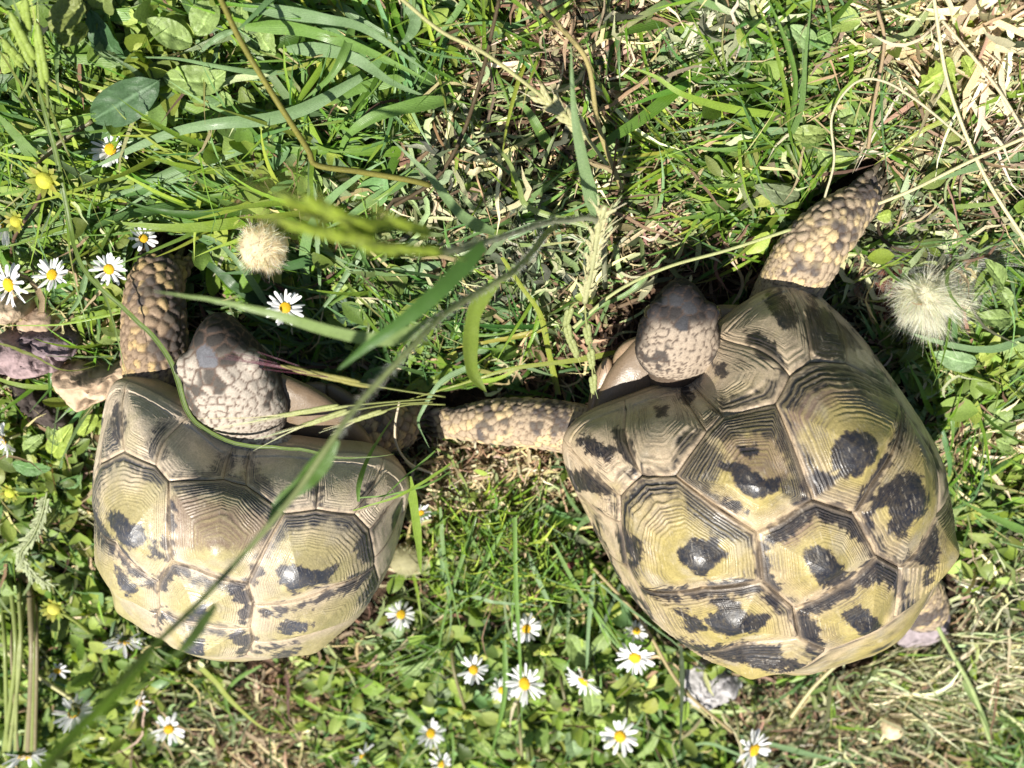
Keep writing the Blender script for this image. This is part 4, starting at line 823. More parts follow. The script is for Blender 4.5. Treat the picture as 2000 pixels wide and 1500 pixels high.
# stems
def stem(name, pts, w, col, zs, label=None, cat='stem', parent=None, org=None, n=40, nv=8, mat='blade', taper=0., fz=0):
    z = np.interp(np.linspace(0, 1, len(pts)), np.linspace(0, 1, len(zs)), zs); C = catmull([P(x, y, q) for (x, y), q in zip(pts, z)], n)
    d = (C-CAMP)@DIR; r = w*.5*d/FPX*(1-taper*np.linspace(0, 1, n)); v, q = tube(C, r, nv)
    own = org is None
    if own: org = P(pts[0][0], pts[0][1], 0.)
    c = np.array(col)*(.8+.4*fbm(v, 220, 5))[:, None]
    o = poly_mesh(name, v, q, np.clip(c, 0, .9), M[mat], org, parent)
    if label: tag(o, label, cat)
    return o, C
def hairs(name, C, n, ln, rad, col, parent, org, w=.00012, updir=None, mat='fluff'):
    i = RNG.uniform(0, len(C)-1.01, n); k = i.astype(int); f = (i-k)[:, None]; b = C[k]*(1-f)+C[k+1]*f; T = C[k+1]-C[k]; T /= np.linalg.norm(T, axis=1)[:, None]
    d = RNG.normal(0, 1, (n, 3)); d -= (d*T).sum(1)[:, None]*T; d /= np.linalg.norm(d, axis=1)[:, None]; b = b+d*rad; d = d+T*.6; d /= np.linalg.norm(d, axis=1)[:, None]
    L_ = RNG.uniform(*ln, n)[:, None]; Cc = np.stack([b, b+d*L_*.5, b+d*L_], 1); s = np.cross(d, RNG.normal(0, 1, (n, 3))); s /= np.linalg.norm(s, axis=1)[:, None]
    return ribbons(name, Cc, np.repeat(s[:, None], 3, 1), np.full((n, 3), w*.5)*np.array([1, .7, .15]), palette(n, [col], .15), M[mat], 0, 'stuff', across=2, parent=parent, origin=org)
def spikelet(c, d, L_, w, col, parent, org, awns=0, awncol=(.3, .28, .12), name='spikelet', awl=2.):
    d = np.asarray(d, float); d /= np.linalg.norm(d); a = np.cross(d, [0, 0, 1.]); a /= np.linalg.norm(a)+1e-9; b = np.cross(a, d); V = []; Q = []; off = 0
    for k in range(6):        # overlapping scales of the spikelet
        t = k/5; cc = c+d*L_*t*.7+a*w*.30*(1 if k % 2 else -1)*(1-t*.5); v, q = ellipsoid(cc, np.stack([a*w*.42, b*w*.33, d*L_*.24], 1), 8, 6); V.append(v); Q += [[i+off for i in f] for f in q]; off += len(v)
    V = np.vstack(V); poly_mesh(name, V, Q, np.clip(np.array(col)*(.75+.5*fbm(V, 900, 4))[:, None], 0, .9), M['leaf'], org, parent)
    if awns:
        t = np.linspace(0, 1, 5)[None, :, None]; st = c+d*L_*RNG.uniform(.2, .9, (awns, 1)); dd = d+a*RNG.normal(0, .09, (awns, 1))+b*RNG.normal(0, .09, (awns, 1))
        Cc = st[:, None]+dd[:, None]*t*L_*awl; ribbons('awn', Cc, sides(Cc, np.zeros(awns)), np.full((awns, 5), .00022)*np.linspace(1, .3, 5), palette(awns, [awncol], .1), M['leaf'], 0, None, across=2, parent=parent, origin=org)

def near_stems():
    org = P(1190, 330, 0.)
    e = empty('flowering_grass', org.tolist(), 'tall hairy grass stem leaning over the left shell toward the bottom left corner, out of focus at its end', 'grass')
    pts = [(1085, 440), (1062, 462), (1036, 498), (1000, 532), (940, 568), (870, 612), (800, 682), (700, 790), (640, 872), (560, 985), (400, 1165), (260, 1300), (150, 1440), (60, 1540)]
    _, C = stem('stem', pts, 12, (.27, .31, .13), (.02, .05, .085, .112, .125, .14, .155, .17, .18, .19, .21, .235, .262, .285), parent=e, org=org, n=90)
    hairs('stem_hairs', C[8:52], 1400, (.0008, .0020), .0010, (.55, .55, .48), e, org)
    B = lambda p, w, c, z, **k: blade_mesh(p, w, c, z, e, org, name='leaf', **k)
    B([(868, 612), (800, 652), (730, 664), (650, 650), (560, 622), (440, 592), (300, 568)], 30, (.20, .28, .09), (.140, .146, .15, .15), S_=36, taper=2.2, roll=.1)
    B([(945, 480), (900, 520), (850, 570), (790, 620), (730, 665), (655, 725)], 44, (.07, .15, .03), (.145, .16, .165), taper=2.5, roll=.15)
    B([(972, 552), (935, 590), (920, 640), (918, 700), (925, 735), (950, 768)], 30, (.16, .22, .03), (.118, .11, .10, .10), roll=.2, taper=8)
    B([(655, 860), (625, 905), (590, 945), (545, 985), (520, 1030)], 46, (.09, .17, .03), (.178, .182, .186), root=.4, taper=2.2, roll=.2)
    B([(330, 1230), (240, 1330), (150, 1420), (60, 1520)], 54, (.13, .21, .05), (.235, .262, .285), root=.25, taper=3, roll=.3)
    B([(420, 1180), (360, 1260), (290, 1320), (220, 1400)], 34, (.15, .22, .06), (.215, .245), roll=.5)
    # second culm with the seed head near the lens
    org = P(1175, 470, 0.); e = empty('flowering_grass', org.tolist(), 'blurred yellow-green seed head on a downy stem, hovering above the middle of the grass', 'grass')
    _, C = stem('stem', [(1182, 560), (1172, 440), (1110, 430), (1060, 436), (1000, 456), (920, 480), (850, 492), (760, 480), (690, 470)], 11, (.30, .31, .20), (.02, .07, .085, .10, .12, .14, .16, .18, .19), parent=e, org=org, n=60)
    hairs('stem_hairs', C[12:48], 900, (.0006, .0016), .0008, (.6, .6, .5), e, org)
    for (x, y), (x2, y2), w in (((545, 385), (625, 420), 19), ((590, 385), (680, 432), 20), ((540, 430), (640, 455), 19), ((640, 405), (720, 450), 20), ((690, 430), (760, 440), 18), ((700, 480), (770, 488), 18), ((640, 452), (720, 470), 22), ((760, 425), (830, 452), 18), ((580, 440), (660, 462), 18), ((770, 482), (850, 490), 15)):
        a, b = P(x2, y2, .185), P(x, y, .20); d = b-a; Ls = np.linalg.norm(d); spikelet(a, d, Ls*1.05, w*depth(a)/FPX*1.2, (.34, .43, .05), e, org, 4, (.3, .35, .08), awl=1.3)
        stem('pedicel', [(x2+60, y2+18), (x2+20, y2+6), (x2, y2)], 4, (.2, .26, .06), (.175, .183), parent=e, org=org, n=8, nv=5)
    # barley-like pale head
    org = P(1180, 560, 0.); e = empty('barley_head', org.tolist(), 'pale bristly seed head hanging beside the right tortoise head', 'seed head')
    _, C = stem('stem', [(1182, 400), (1168, 450), (1160, 500), (1150, 550), (1142, 590)], 12, (.42, .42, .22), (.075, .070, .062), parent=e, org=org, n=24)
    for i in range(2, 22):
        for sg in (-1, 1):
            T = C[i+1]-C[i-1]; T /= np.linalg.norm(T); a = np.cross(T, [0, 0, 1.]); spikelet(C[i]+a*sg*.0008, T*-.9+a*sg*RNG.uniform(.1, .75)+np.array([0, 0, RNG.uniform(-.3, .5)])+RNG.normal(0, .2, 3), RNG.uniform(.003, .0055), .0013, (.45, .43, .24), e, org, 2, (.5, .46, .28), awl=1.5)
    for pts in ([(1130, 590), (1115, 600), (1108, 640), (1125, 690)], [(1142, 592), (1146, 640), (1155, 700), (1160, 770)]):
        _, C = stem('pedicel', pts, 4, (.3, .32, .12), (.06, .05), parent=e, org=org, n=12, nv=5)
        for i in (3, 6, 9): spikelet(C[i], C[i+1]-C[i], .009, .0026, (.30, .33, .13), e, org, 2, (.3, .32, .12), awl=.8)
near_stems()
def stalks():
    for lab, pts, w, c, z in (
        ('brown and olive grooved stalk bending sharply at upper left', [(425, -15), (470, 80), (530, 180), (600, 290), (618, 322), (700, 335), (800, 352), (840, 362)], 12, (.16, .15, .03), (.050, .050, .045, .040)),
        ('thin dark brown dead stalk slanting down the upper middle', [(975, 0), (940, 150), (900, 270), (850, 350), (770, 402)], 8, (.07, .05, .025), (.030, .024)),
        ('pale jointed stalk with small spikelets slanting from the top middle', [(775, -10), (860, 60), (940, 100), (1010, 150), (1060, 190), (1130, 250), (1185, 320)], 8, (.34, .33, .15), (.04, .035)),
        ('yellowish stalk right of the upright leaf near the top middle', [(1030, -10), (1110, 70), (1150, 130), (1170, 250), (1215, 370)], 10, (.30, .25, .10), (.030, .02)),
        ('long straight straw falling through the upper right corner', [(1823, -10), (1846, 140), (1874, 231), (1909, 315), (1947, 385), (2010, 480)], 7, (.55, .50, .30), (.03, .03)),
        ('straw crossing the upper right from the edge down to the foreleg', [(2010, 265), (1895, 315), (1790, 367), (1715, 398)], 7, (.50, .46, .26), (.034, .03)),
        ('curved white straw arching beside the bright grass tuft', [(1611, 385), (1629, 315), (1625, 227), (1667, 164), (1720, 157), (1790, 196), (1884, 273)], 5, (.46, .42, .27), (.02, .028, .03)),
        ('fine straw just inside the right edge near the top', [(1840, 40), (1909, 122), (1960, 190), (2010, 275)], 6, (.5, .44, .28), (.025, .025)),
        ('long thin straw running behind the right tortoise head', [(1120, 640), (1200, 572), (1300, 523), (1422, 488), (1545, 448)], 7, (.34, .36, .16), (.03, .034)),
        ('tan dry leaf stalk hanging above the raised foreleg', [(1696, 290), (1706, 210), (1727, 87), (1714, 20)], 7, (.30, .22, .13), (.02, .024)),
        ('dead tan stalk left of the lowest right daisy', [(1160, 1110), (1250, 1210), (1330, 1340), (1430, 1430)], 7, (.34, .27, .14), (.018, .020)),
        ('tan straw across the middle right of the lower lawn', [(1545, 1400), (1600, 1330), (1700, 1250), (1850, 1190)], 7, (.5, .45, .25), (.016, .018)),
        ('green stalk bending down the lower right lawn', [(1815, 1190), (1850, 1260), (1900, 1350), (1935, 1450)], 9, (.28, .34, .14), (.022, .02)),
        ('pale dry stalk lying across the lower left leaves', [(10, 1270), (80, 1325), (140, 1365), (180, 1400)], 8, (.48, .46, .24), (.02, .02)),
        ('curled white straw beside the clawed foreleg', [(780, 785), (772, 830), (775, 870), (800, 905), (845, 925)], 5, (.5, .42, .3), (.05, .045, .03))):
        o, C = stem('grass_stalk', pts, w, c, z, lab, 'stalk', n=50, nv=7, mat='litter')
        o['group'] = 'dry stalks lying over the grass'
        if 'spikelets' in lab:
            org = np.array(o.location)
            for i in (33, 36, 39, 42):
                for sg in (-1, 1):
                    T = C[i+1]-C[i]; T /= np.linalg.norm(T); a = np.cross(T, [0, 0, 1.]); spikelet(C[i], T*-1+a*sg*.45, .008, .002, (.42, .40, .2), o, org, 1, (.45, .42, .25), awl=.8)
stalks()
def brome(label, pts, w, z, purple):
    org = P(pts[0][0], pts[0][1], 0.); e = empty('brome_spikelet', org.tolist(), label, 'seed spikelet', 'awned spikelets over the left tortoise')
    m = len(pts)//2; _, C = stem('pedicel', pts[:m+1], 3.5, (.24, .26, .08), (z, z+.004), parent=e, org=org, n=16, nv=5)
    a, b = P(*pts[m], z+.004), P(*pts[-1], z+.008); d = b-a; L_ = np.linalg.norm(d)
    spikelet(a, d, L_*.62, w*depth(a)/FPX, (.34, .36, .14) if not purple else (.27, .25, .07), e, org, 7, (.11, .028, .045) if purple else (.42, .42, .24), awl=1.0)
brome('green spikelet with purple awns resting across the left tortoise face', [(870, 775), (780, 762), (690, 746), (600, 730), (440, 692)], 12, .098, True)
brome('pale spikelet whose awns touch the left tortoise neck', [(850, 778), (760, 785), (650, 795), (540, 818), (425, 832)], 10, .092, False)
brome('pale spikelet lying over the front rim of the left shell', [(845, 785), (760, 790), (670, 805), (600, 835), (515, 858)], 10, .092, False)
brome('small pale spikelet ending above the gular plates', [(870, 790), (800, 790), (740, 805), (690, 820), (630, 842)], 9, .09, False)
for lab, pts, w, z in (('left of two nodding green seed heads in the top left corner', [(40, 190), (60, 150), (60, 110), (30, 60), (5, 0)], 17, .05), ('right of two nodding green seed heads in the top left corner', [(95, 230), (92, 180), (86, 150), (80, 100), (66, 15)], 14, .05),
                       ('uppermost green seed head cut off by the left picture edge', [(60, 140), (50, 135), (40, 120), (20, 95), (-8, 65)], 14, .045), ('short green seed head hanging from the top edge near the left corner', [(52, 70), (52, 62), (52, 55), (50, 30), (46, -20)], 14, .05)):
    e = None; org = P(pts[0][0], pts[0][1], 0.); e = empty('oat_seed_head', org.tolist(), lab, 'seed head', 'green seed heads at upper left')
    stem('stem', pts[:3], 6, (.2, .25, .08), (z-.02, z), parent=e, org=org, n=14, nv=6)
    a, b = P(*pts[2], z), P(*pts[-1], z+.006); d = b-a; spikelet(a, d, np.linalg.norm(d)*.85, w*depth(a)/FPX*1.2, (.26, .34, .07), e, org, 3, (.3, .35, .1), awl=.7)

# ------------------------------------------------------------------ oval leaves
def leaf_mesh(name, base, tip, w, z0, z1, col, parent, org, crumple=.28, roll=None, lobed=0):
    a, b = P(*base, z0), P(*tip, z1); NU, NV = 26, 15; s = np.linspace(0, 1, NU); d = b-a; L_ = np.linalg.norm(d); C = a+d*s[:, None]; C[:, 2] += np.sin(s*np.pi)*L_*.10-s**3*L_*.05
    roll = RNG.normal(0, .3) if roll is None else roll
    sd_ = sides(C[None], np.array([roll]))[0]; nr = np.cross(sd_, d/L_); nr *= np.sign(nr[:, 2:]+1e-9)
    prof = np.sin(np.pi*np.clip(s, 0, 1)**.82)**.62; prof[0] = .06; prof[-1] = .03; prof = prof*(1+lobed*np.sin(s*34))
    hw = w*.5*depth(a)/FPX*prof; u = np.linspace(-1, 1, NV)
    vein = np.abs(((s[:, None]*7-np.abs(u)[None]*1.6) % 1)-.5)*2            # 1 at veins
    vein = smooth(.8, 1, vein); mid = smooth(.16, .0, np.abs(u))[None]*np.ones((NU, 1))
    V = C[:, None]+sd_[:, None]*(hw[:, None]*u)[..., None]; h = hw[:, None]*(.35*np.abs(u)[None]**1.2)-vein*.0009-mid*.0007
    V = V+nr[:, None]*h[..., None]; V = V+nr[:, None]*((fbm(V, 260, int(w)+3)-.5)*w*depth(a)/FPX*crumple)[..., None]
    c = np.array(col)*(.75+.5*fbm(V, 350, 8, 3))[..., None]; c = mixc(c, np.array(col)*1.7+.03, np.maximum(mid*.8, vein*.35))
    return mesh(name, V.reshape(-1, 3), grid_quads(NU, NV), c.reshape(-1, 3), M['leaf'], origin=org, parent=parent)
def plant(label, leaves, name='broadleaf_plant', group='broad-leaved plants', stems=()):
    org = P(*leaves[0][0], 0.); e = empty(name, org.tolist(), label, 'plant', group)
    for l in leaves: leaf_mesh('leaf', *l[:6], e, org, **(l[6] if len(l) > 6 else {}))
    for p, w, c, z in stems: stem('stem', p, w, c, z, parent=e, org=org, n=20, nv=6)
LG, LD, LY = (.21, .29, .09), (.06, .115, .05), (.26, .34, .06)
plant('cluster of crinkled oval green leaves at top left', [
    ((375, 85), (285, 38), 52, .018, .022, LG), ((420, 5), (382, 70), 60, .016, .020, LG), ((440, 160), (316, 152), 58, .020, .022, LG), ((360, 120), (300, 150), 52, .012, .014, LG), ((330, 95), (250, 130), 48, .012, .012, (.12, .18, .08)),
    ((400, 170), (440, 140), 40, .022, .026, LG), ((370, 225), (452, 200), 62, .012, .014, (.12, .2, .08)), ((500, 50), (535, 110), 62, .012, .016, LG), ((430, 180), (455, 205), 26, .02, .02, LG), ((470, 10), (480, 70), 30, .012, .015, LG),
    ((355, 85), (375, 130), 42, .010, .012, LG), ((290, 230), (300, 265), 34, .01, .01, LG)])
plant('large dark veined leaf left of the oval leaf cluster', [((308, 160), (178, 236), 78, .028, .020, LD, dict(roll=.1)), ((175, 20), (250, 140), 52, .02, .012, (.05, .11, .04)), ((215, 60), (240, 130), 40, .012, .01, (.07, .12, .04))], stems=[([(180, 236), (130, 268), (90, 300), (70, 318)], 9, (.20, .18, .09), (.02, .02))])
plant('folded hairy yellow-green leaf at the top left above the dark gap', [((165, 5), (95, 60), 60, .03, .034, (.17, .20, .05), dict(crumple=.5)), ((170, 50), (110, 85), 40, .03, .034, (.17, .21, .05), dict(crumple=.5)), ((200, 20), (205, -20), 50, .02, .03, (.14, .18, .05))])
plant('round pale leaves above the cream seed head', [((430, 445), (500, 400), 40, .008, .010, (.2, .28, .1)), ((425, 470), (460, 425), 42, .009, .010, (.17, .26, .08)), ((470, 400), (500, 425), 26, .008, .01, LY), ((440, 510), (420, 480), 30, .006, .008, LG)])
plant('bright green oval leaves at the right edge by the frayed fluff', [((1960, 560), (1925, 508), 38, .016, .022, LG), ((1975, 620), (1900, 620), 36, .014, .016, LG), ((1905, 710), (1825, 690), 42, .016, .016, (.2, .3, .14)), ((2000, 700), (1965, 665), 50, .014, .016, LG), ((1960, 780), (1930, 830), 50, .012, .012, LG), ((1950, 560), (1975, 600), 30, .012, .014, LG), ((1860, 640), (1900, 660), 26, .01, .012, LG), ((1985, 870), (1945, 860), 36, .01, .012, LG)])
plant('lobed glossy green leaf at upper right under the straws', [((1860, 120), (1795, 175), 60, .016, .018, LY, dict(lobed=.25, crumple=.4)), ((1870, 165), (1820, 200), 50, .014, .016, LY, dict(lobed=.25, crumple=.4)), ((1880, 110), (1900, 150), 30, .016, .016, LY, dict(lobed=.2))])
plant('fuzzy olive leaf in front of the raised foreleg', [((1560, 385), (1474, 362), 40, .010, .012, (.13, .16, .08)), ((1640, 235), (1690, 200), 44, .008, .010, LG), ((1545, 260), (1620, 262), 36, .012, .012, (.22, .28, .08)), ((1590, 90), (1545, 50), 36, .014, .018, (.22, .32, .13)), ((1600, 60), (1620, 95), 30, .012, .014, (.14, .24, .06)), ((1620, 320), (1600, 290), 32, .008, .01, LG), ((1740, 415), (1712, 425), 30, .01, .01, LY), ((1770, 440), (1800, 440), 34, .008, .008, LG)])
plant('leaves with painted-in shade behind the daisy between the tortoises', [((710, 620), (650, 580), 58, .004, .006, (.05, .09, .05)), ((655, 470), (700, 460), 50, .006, .006, (.15, .2, .13))])  # cast shade is painted into the darker leaf's green
plant('leafy weed at the left edge below the stones', [((95, 830), (140, 870), 36, .016, .016, LG), ((25, 905), (100, 915), 34, .020, .020, (.10, .2, .06)), ((100, 890), (140, 830), 40, .014, .018, LY), ((190, 810), (150, 850), 30, .014, .018, LY), ((20, 1100), (15, 1060), 40, .012, .016, LG), ((5, 1130), (30, 1165), 40, .012, .016, LG), ((45, 880), (85, 850), 28, .012, .014, LG), ((160, 930), (110, 950), 30, .012, .014, (.1, .2, .06)), ((170, 1180), (230, 1170), 30, .008, .01, LG)])
plant('light green leaves right of the left shell below the long blade', [((790, 1170), (740, 1190), 40, .010, .012, LG), ((750, 1240), (790, 1215), 36, .012, .014, (.18, .26, .11)), ((735, 1310), (800, 1290), 30, .010, .012, (.2, .28, .1)), ((760, 1290), (735, 1260), 30, .01, .012, LG), ((860, 1230), (900, 1260), 34, .01, .012, LG), ((780, 1310), (880, 1280), 26, .014, .014, (.2, .28, .1)),
      ((910, 1295), (895, 1255), 28, .012, .014, (.16, .25, .1)), ((1150, 1290), (1110, 1240), 50, .014, .016, LG), ((1190, 1230), (1150, 1275), 34, .012, .014, LG), ((1090, 1200), (1080, 1240), 20, .012, .014, LG)])
plant('spoon-shaped leaves around the lowest middle daisies', [((1160, 1400), (1150, 1310), 34, .012, .016, LG), ((1115, 1420), (1125, 1480), 36, .01, .012, (.18, .26, .12)), ((1080, 1350), (1110, 1400), 26, .01, .012, LG), ((1240, 1480), (1290, 1420), 26, .012, .014, LG), ((1060, 1300), (1030, 1370), 22, .012, .012, LG), ((960, 1420), (1010, 1450), 30, .008, .01, LG), ((880, 1340), (830, 1370), 34, .008, .01, (.18, .24, .12)), ((1300, 1490), (1250, 1490), 30, .01, .01, LG), ((1370, 1420), (1345, 1385), 28, .008, .01, LG), ((1500, 1490), (1460, 1500), 26, .01, .01, LG)])

# ------------------------------------------------------------------ daisies
PET = []
def petal_variants():
    for k in range(8):
        NU, NV = 8, 4; s = np.linspace(0, 1, NU); u = np.linspace(-1, 1, NV); rr = np.random.default_rng(k+5)
        prof = (.55+.45*smooth(0, .5, s))*np.sqrt(np.clip(1-((s-.55)/.47)**6, 0.02, 1)); bend = rr.uniform(-.25, .35); tw = rr.normal(0, .25)
        X = s[:, None]*np.ones(NV); Y = prof[:, None]*.115*u[None]+rr.normal(0, .03)*s[:, None]**2; Z = bend*s[:, None]**2+Y*tw*s[:, None]+.05*np.sin(s*3)[:, None]-.10*np.abs(u)[None]*prof[:, None]*.4
        V = np.stack([X, Y, Z], -1); col = np.array([.80, .80, .80])*(1-.08*(1-s)[:, None]*np.ones(NV))[..., None]
        if k == 7: col = col*[.98, .88, .90]
        o = mesh('petal', V.reshape(-1, 3), grid_quads(NU, NV), col.reshape(-1, 3), M['petal']); PET.append(o.data); bpy.data.objects.remove(o)
petal_variants()
def disc_mesh():
    V, Q, c = [], [], []; off = 0
    v, q = ellipsoid((0, 0, -.02), np.diag([.26, .26, .13]), 18, 10); V.append(v); Q += q; off += len(v); c += [(.62, .36, .02)]*len(v)
    for i in range(110):
        r = .25*math.sqrt((i+.5)/110); a = i*2.39996; z = .10*math.sqrt(max(0, 1-(r/.265)**2)); v, q = ellipsoid((r*math.cos(a), r*math.sin(a), z), np.diag([.016, .016, .024]), 5, 4)
        V.append(v); Q += [[k+off for k in f] for f in q]; off += len(v); cc = (.85, .60, .03) if r > .10 else (.72, .55, .05); c += [cc]*len(v)
    o = poly_mesh('disc', np.vstack(V), Q, np.array(c), M['disc']); m = o.data; bpy.data.objects.remove(o); return m
DISC = disc_mesh()
def calyx_mesh(col=(.10, .17, .04)):
    V, Q = [], []; off = 0
    for i in range(13):
        a = i*2*math.pi/13; s = np.linspace(0, 1, 5); C = np.stack([.06+.24*s, 0*s, -.16+.14*s+.02*s*s], 1); hw = .055*np.sin(np.pi*(s*.8+.15))
        for k in range(5):
            for sg in (-1, 1): x, y, z = C[k][0], sg*hw[k], C[k][2]; V.append((x*math.cos(a)-y*math.sin(a), x*math.sin(a)+y*math.cos(a), z+.01*(i % 2)))
        for k in range(4): b = off+k*2; Q.append([b, b+1, b+3, b+2])
        off += 10
    v, q = ellipsoid((0, 0, -.10), np.diag([.16, .16, .10]), 10, 6); V += v.tolist(); Q += [[k+off for k in f] for f in q]
    o = poly_mesh('calyx', np.array(V), Q, col, M['leaf']); m = o.data; bpy.data.objects.remove(o); return m
CALYX = calyx_mesh()
def orient(n, spin):
    z = Vector(n).normalized(); q = z.to_track_quat('Z', 'Y'); from mathutils import Quaternion; return q @ Quaternion((0, 0, 1), spin)
def daisy(label, x, y, size, z, face, base, npet=30, gap=.10, ratio=1., closed=0., pale=None, curl=0., dim=1.):
    """face: direction the flower looks (world); base: pixel where the stem meets the ground"""
    c = P(x, y, z); R_ = size*.47*depth(c)/FPX; face = np.array(face, float)+np.random.default_rng(int(x)).normal(0, .24, 3); e = bpy.data.objects.new('daisy', None); COL.objects.link(e); e.empty_display_size = .01
    g0 = P(base[0], base[1], 0.); e.location = g0; tag(e, label, 'daisy', 'white daisies in the lawn'); loc = (c-g0)
    q = orient(face, RNG.uniform(0, 6)); rg = random.Random(int(x*7+y))
    def put(nm, me, rot, sc, off=(0, 0, 0)):
        o = bpy.data.objects.new(nm, me); COL.objects.link(o); o.parent = e; o.rotation_mode = 'QUATERNION'; o.rotation_quaternion = rot; o.scale = sc; o.location = Vector(loc)+(q @ Vector(off)); return o
    from mathutils import Quaternion
    for i in range(npet):
        if rg.random() < gap: continue
        a = 2*math.pi*(i+rg.uniform(-.3, .3))/npet; lay = i % 2
        rot = q @ Quaternion((0, 0, 1), a) @ Quaternion((0, 1, 0), -(closed+rg.gauss(.04, .27)+lay*.08)) @ Quaternion((1, 0, 0), rg.gauss(0, .3))
        l = R_*.80*rg.uniform(.86, 1.08)*(1-.1*lay); off = (math.cos(a)*.21*R_, math.sin(a)*.21*R_, -.02*R_*lay)
        put('petal', rg.choice(PET[:7] if rg.random() < .95 else PET), rot, (l, l*ratio*rg.uniform(.85, 1.15), l), off)
    put('disc', DISC, q, (R_*1.15,)*3, (0, 0, .03*R_)); put('calyx', CALYX, q, (R_*1.1,)*3, (0, 0, -.02*R_))
    n = np.array(face, float); n /= np.linalg.norm(n); p0 = c-n*R_*.2; pth = catmull([g0, g0*.55+p0*.45+np.array([0, 0, (z)*.25]), p0-n*R_*.7, p0], 16); v, qd = tube(pth, .00075, 6)
    poly_mesh('stem', v, qd, (.16, .17, .06), M['blade'], g0, e)
UP = (0.05, .35, 1)
DA = [
 ('daisy half covered by the broad blue-green blade at upper left', 216, 292, 84, .016, (.0, .3, 1), (230, 330), dict(npet=26)),
 ('narrow-petalled daisy just above the scaly left foreleg', 280, 466, 62, .022, (.2, .2, 1), (300, 440), dict(npet=15, ratio=1.25)),
 ('daisy second from the left edge, petals swept to the lower right', 102, 537, 80, .024, (-.5, .5, .9), (60, 500), dict(npet=30)),
 ('large daisy cut by the left edge above the round stone', 18, 556, 100, .028, (-.4, .5, .8), (60, 500), dict(npet=32, ratio=.9)),
 ('daisy facing sideways at the left edge under the brown stem', 8, 440, 90, .014, (-.8, -.3, .5), (60, 430), dict(npet=26)),
 ('daisy right beside the left foreleg, tangled in grass', 213, 526, 74, .030, (.0, .5, .9), (170, 490), dict(npet=26)),
 ('full round daisy in the shade right of the left tortoise head', 557, 601, 80, .044, (.0, .42, .9), (560, 560), dict(npet=34, ratio=.95)),
 ('daisy at the left edge level with the front of the left shell', 8, 860, 74, .024, (-.4, .2, .9), (30, 830), dict(npet=30)),
 ('pale daisy closest to the right side of the left shell', 783, 1200, 64, .018, (.1, .5, .7), (800, 1170), dict(npet=22)),
 ('crisp daisy left of the row below the gap, on a brown stem', 925, 1308, 66, .032, (-.05, .35, 1), (900, 1240), dict(npet=24, ratio=1.15)),
 ('small daisy squeezed beside the tall one in the row', 980, 1348, 54, .020, (.0, .3, 1), (975, 1300), dict(npet=22)),
 ('tall drooping daisy in the middle of the lower row', 1025, 1335, 90, .034, (-.15, .45, .7), (1020, 1240), dict(npet=32, ratio=.9)),
 ('small double-looking daisy highest of the lower group', 1028, 1228, 66, .020, (.2, .4, 1), (1020, 1190), dict(npet=24, ratio=1.2)),
 ('daisy seen edge-on with only white petals showing', 1140, 1330, 84, .028, (-.75, -.55, .35), (1190, 1280), dict(npet=34, ratio=.8)),
 ('broad daisy nearest the lower left flank of the right shell', 1240, 1284, 84, .036, (.0, .3, 1), (1280, 1200), dict(npet=34)),
 ('wide open daisy at the bottom centre-right', 1211, 1438, 84, .034, (.05, .55, .8), (1228, 1330), dict(npet=22, ratio=1.15)),
 ('large daisy at the bottom edge right of the centre', 1472, 1464, 92, .040, (.1, .15, 1), (1405, 1310), dict(npet=32)),
 ('daisy turned away at the bottom left, showing green', 145, 1392, 84, .030, (.2, -.65, .35), (200, 1330), dict(npet=34, ratio=.9)),
 ('few-petalled daisy at the lower left below the shell', 330, 1424, 68, .024, (.0, .3, 1), (340, 1380), dict(npet=14, ratio=1.3)),
 ('daisy seen from behind against the left shell rear edge', 242, 1252, 84, .026, (.25, -.7, .4), (210, 1230), dict(npet=30, ratio=.85)),
 ('half hidden daisy with drooping petals at bottom centre-left', 842, 1432, 66, .018, (-.1, .75, .45), (845, 1400), dict(npet=20)),
 ('edge-on daisy at the bottom left of centre', 708, 1475, 62, .020, (-.9, .1, .2), (730, 1450), dict(npet=26)),
 ('daisy cut by the bottom edge in the left corner', 50, 1476, 90, .024, (-.1, -.6, .5), (90, 1380), dict(npet=30, ratio=.9)),
 ('sparse daisy peeping out of the leaves below the left shell', 112, 1310, 50, .014, (.4, -.2, .8), (130, 1300), dict(npet=10, ratio=1.2)),
 ('small daisy under the blurred stem at lower left', 272, 1372, 50, .012, (-.2, .2, 1), (280, 1350), dict(npet=12)),
 ('daisy hidden behind the right end of the left shell', 822, 1002, 46, .012, (.3, .2, 1), (840, 980), dict(npet=16)),
 ('pale shaded daisy tucked beside the right shell lower left flank', 1243, 1232, 54, .012, (.0, .3, 1), (1260, 1210), dict(npet=20)),
 ('daisy half out of the bottom edge in the centre', 862, 1492, 60, .018, (-.3, .5, .6), (870, 1470), dict(npet=20)),
]
for lab, x, y, sz, z, f, b, kw in DA: daisy(lab, x, y, sz, z, f, b, **kw)
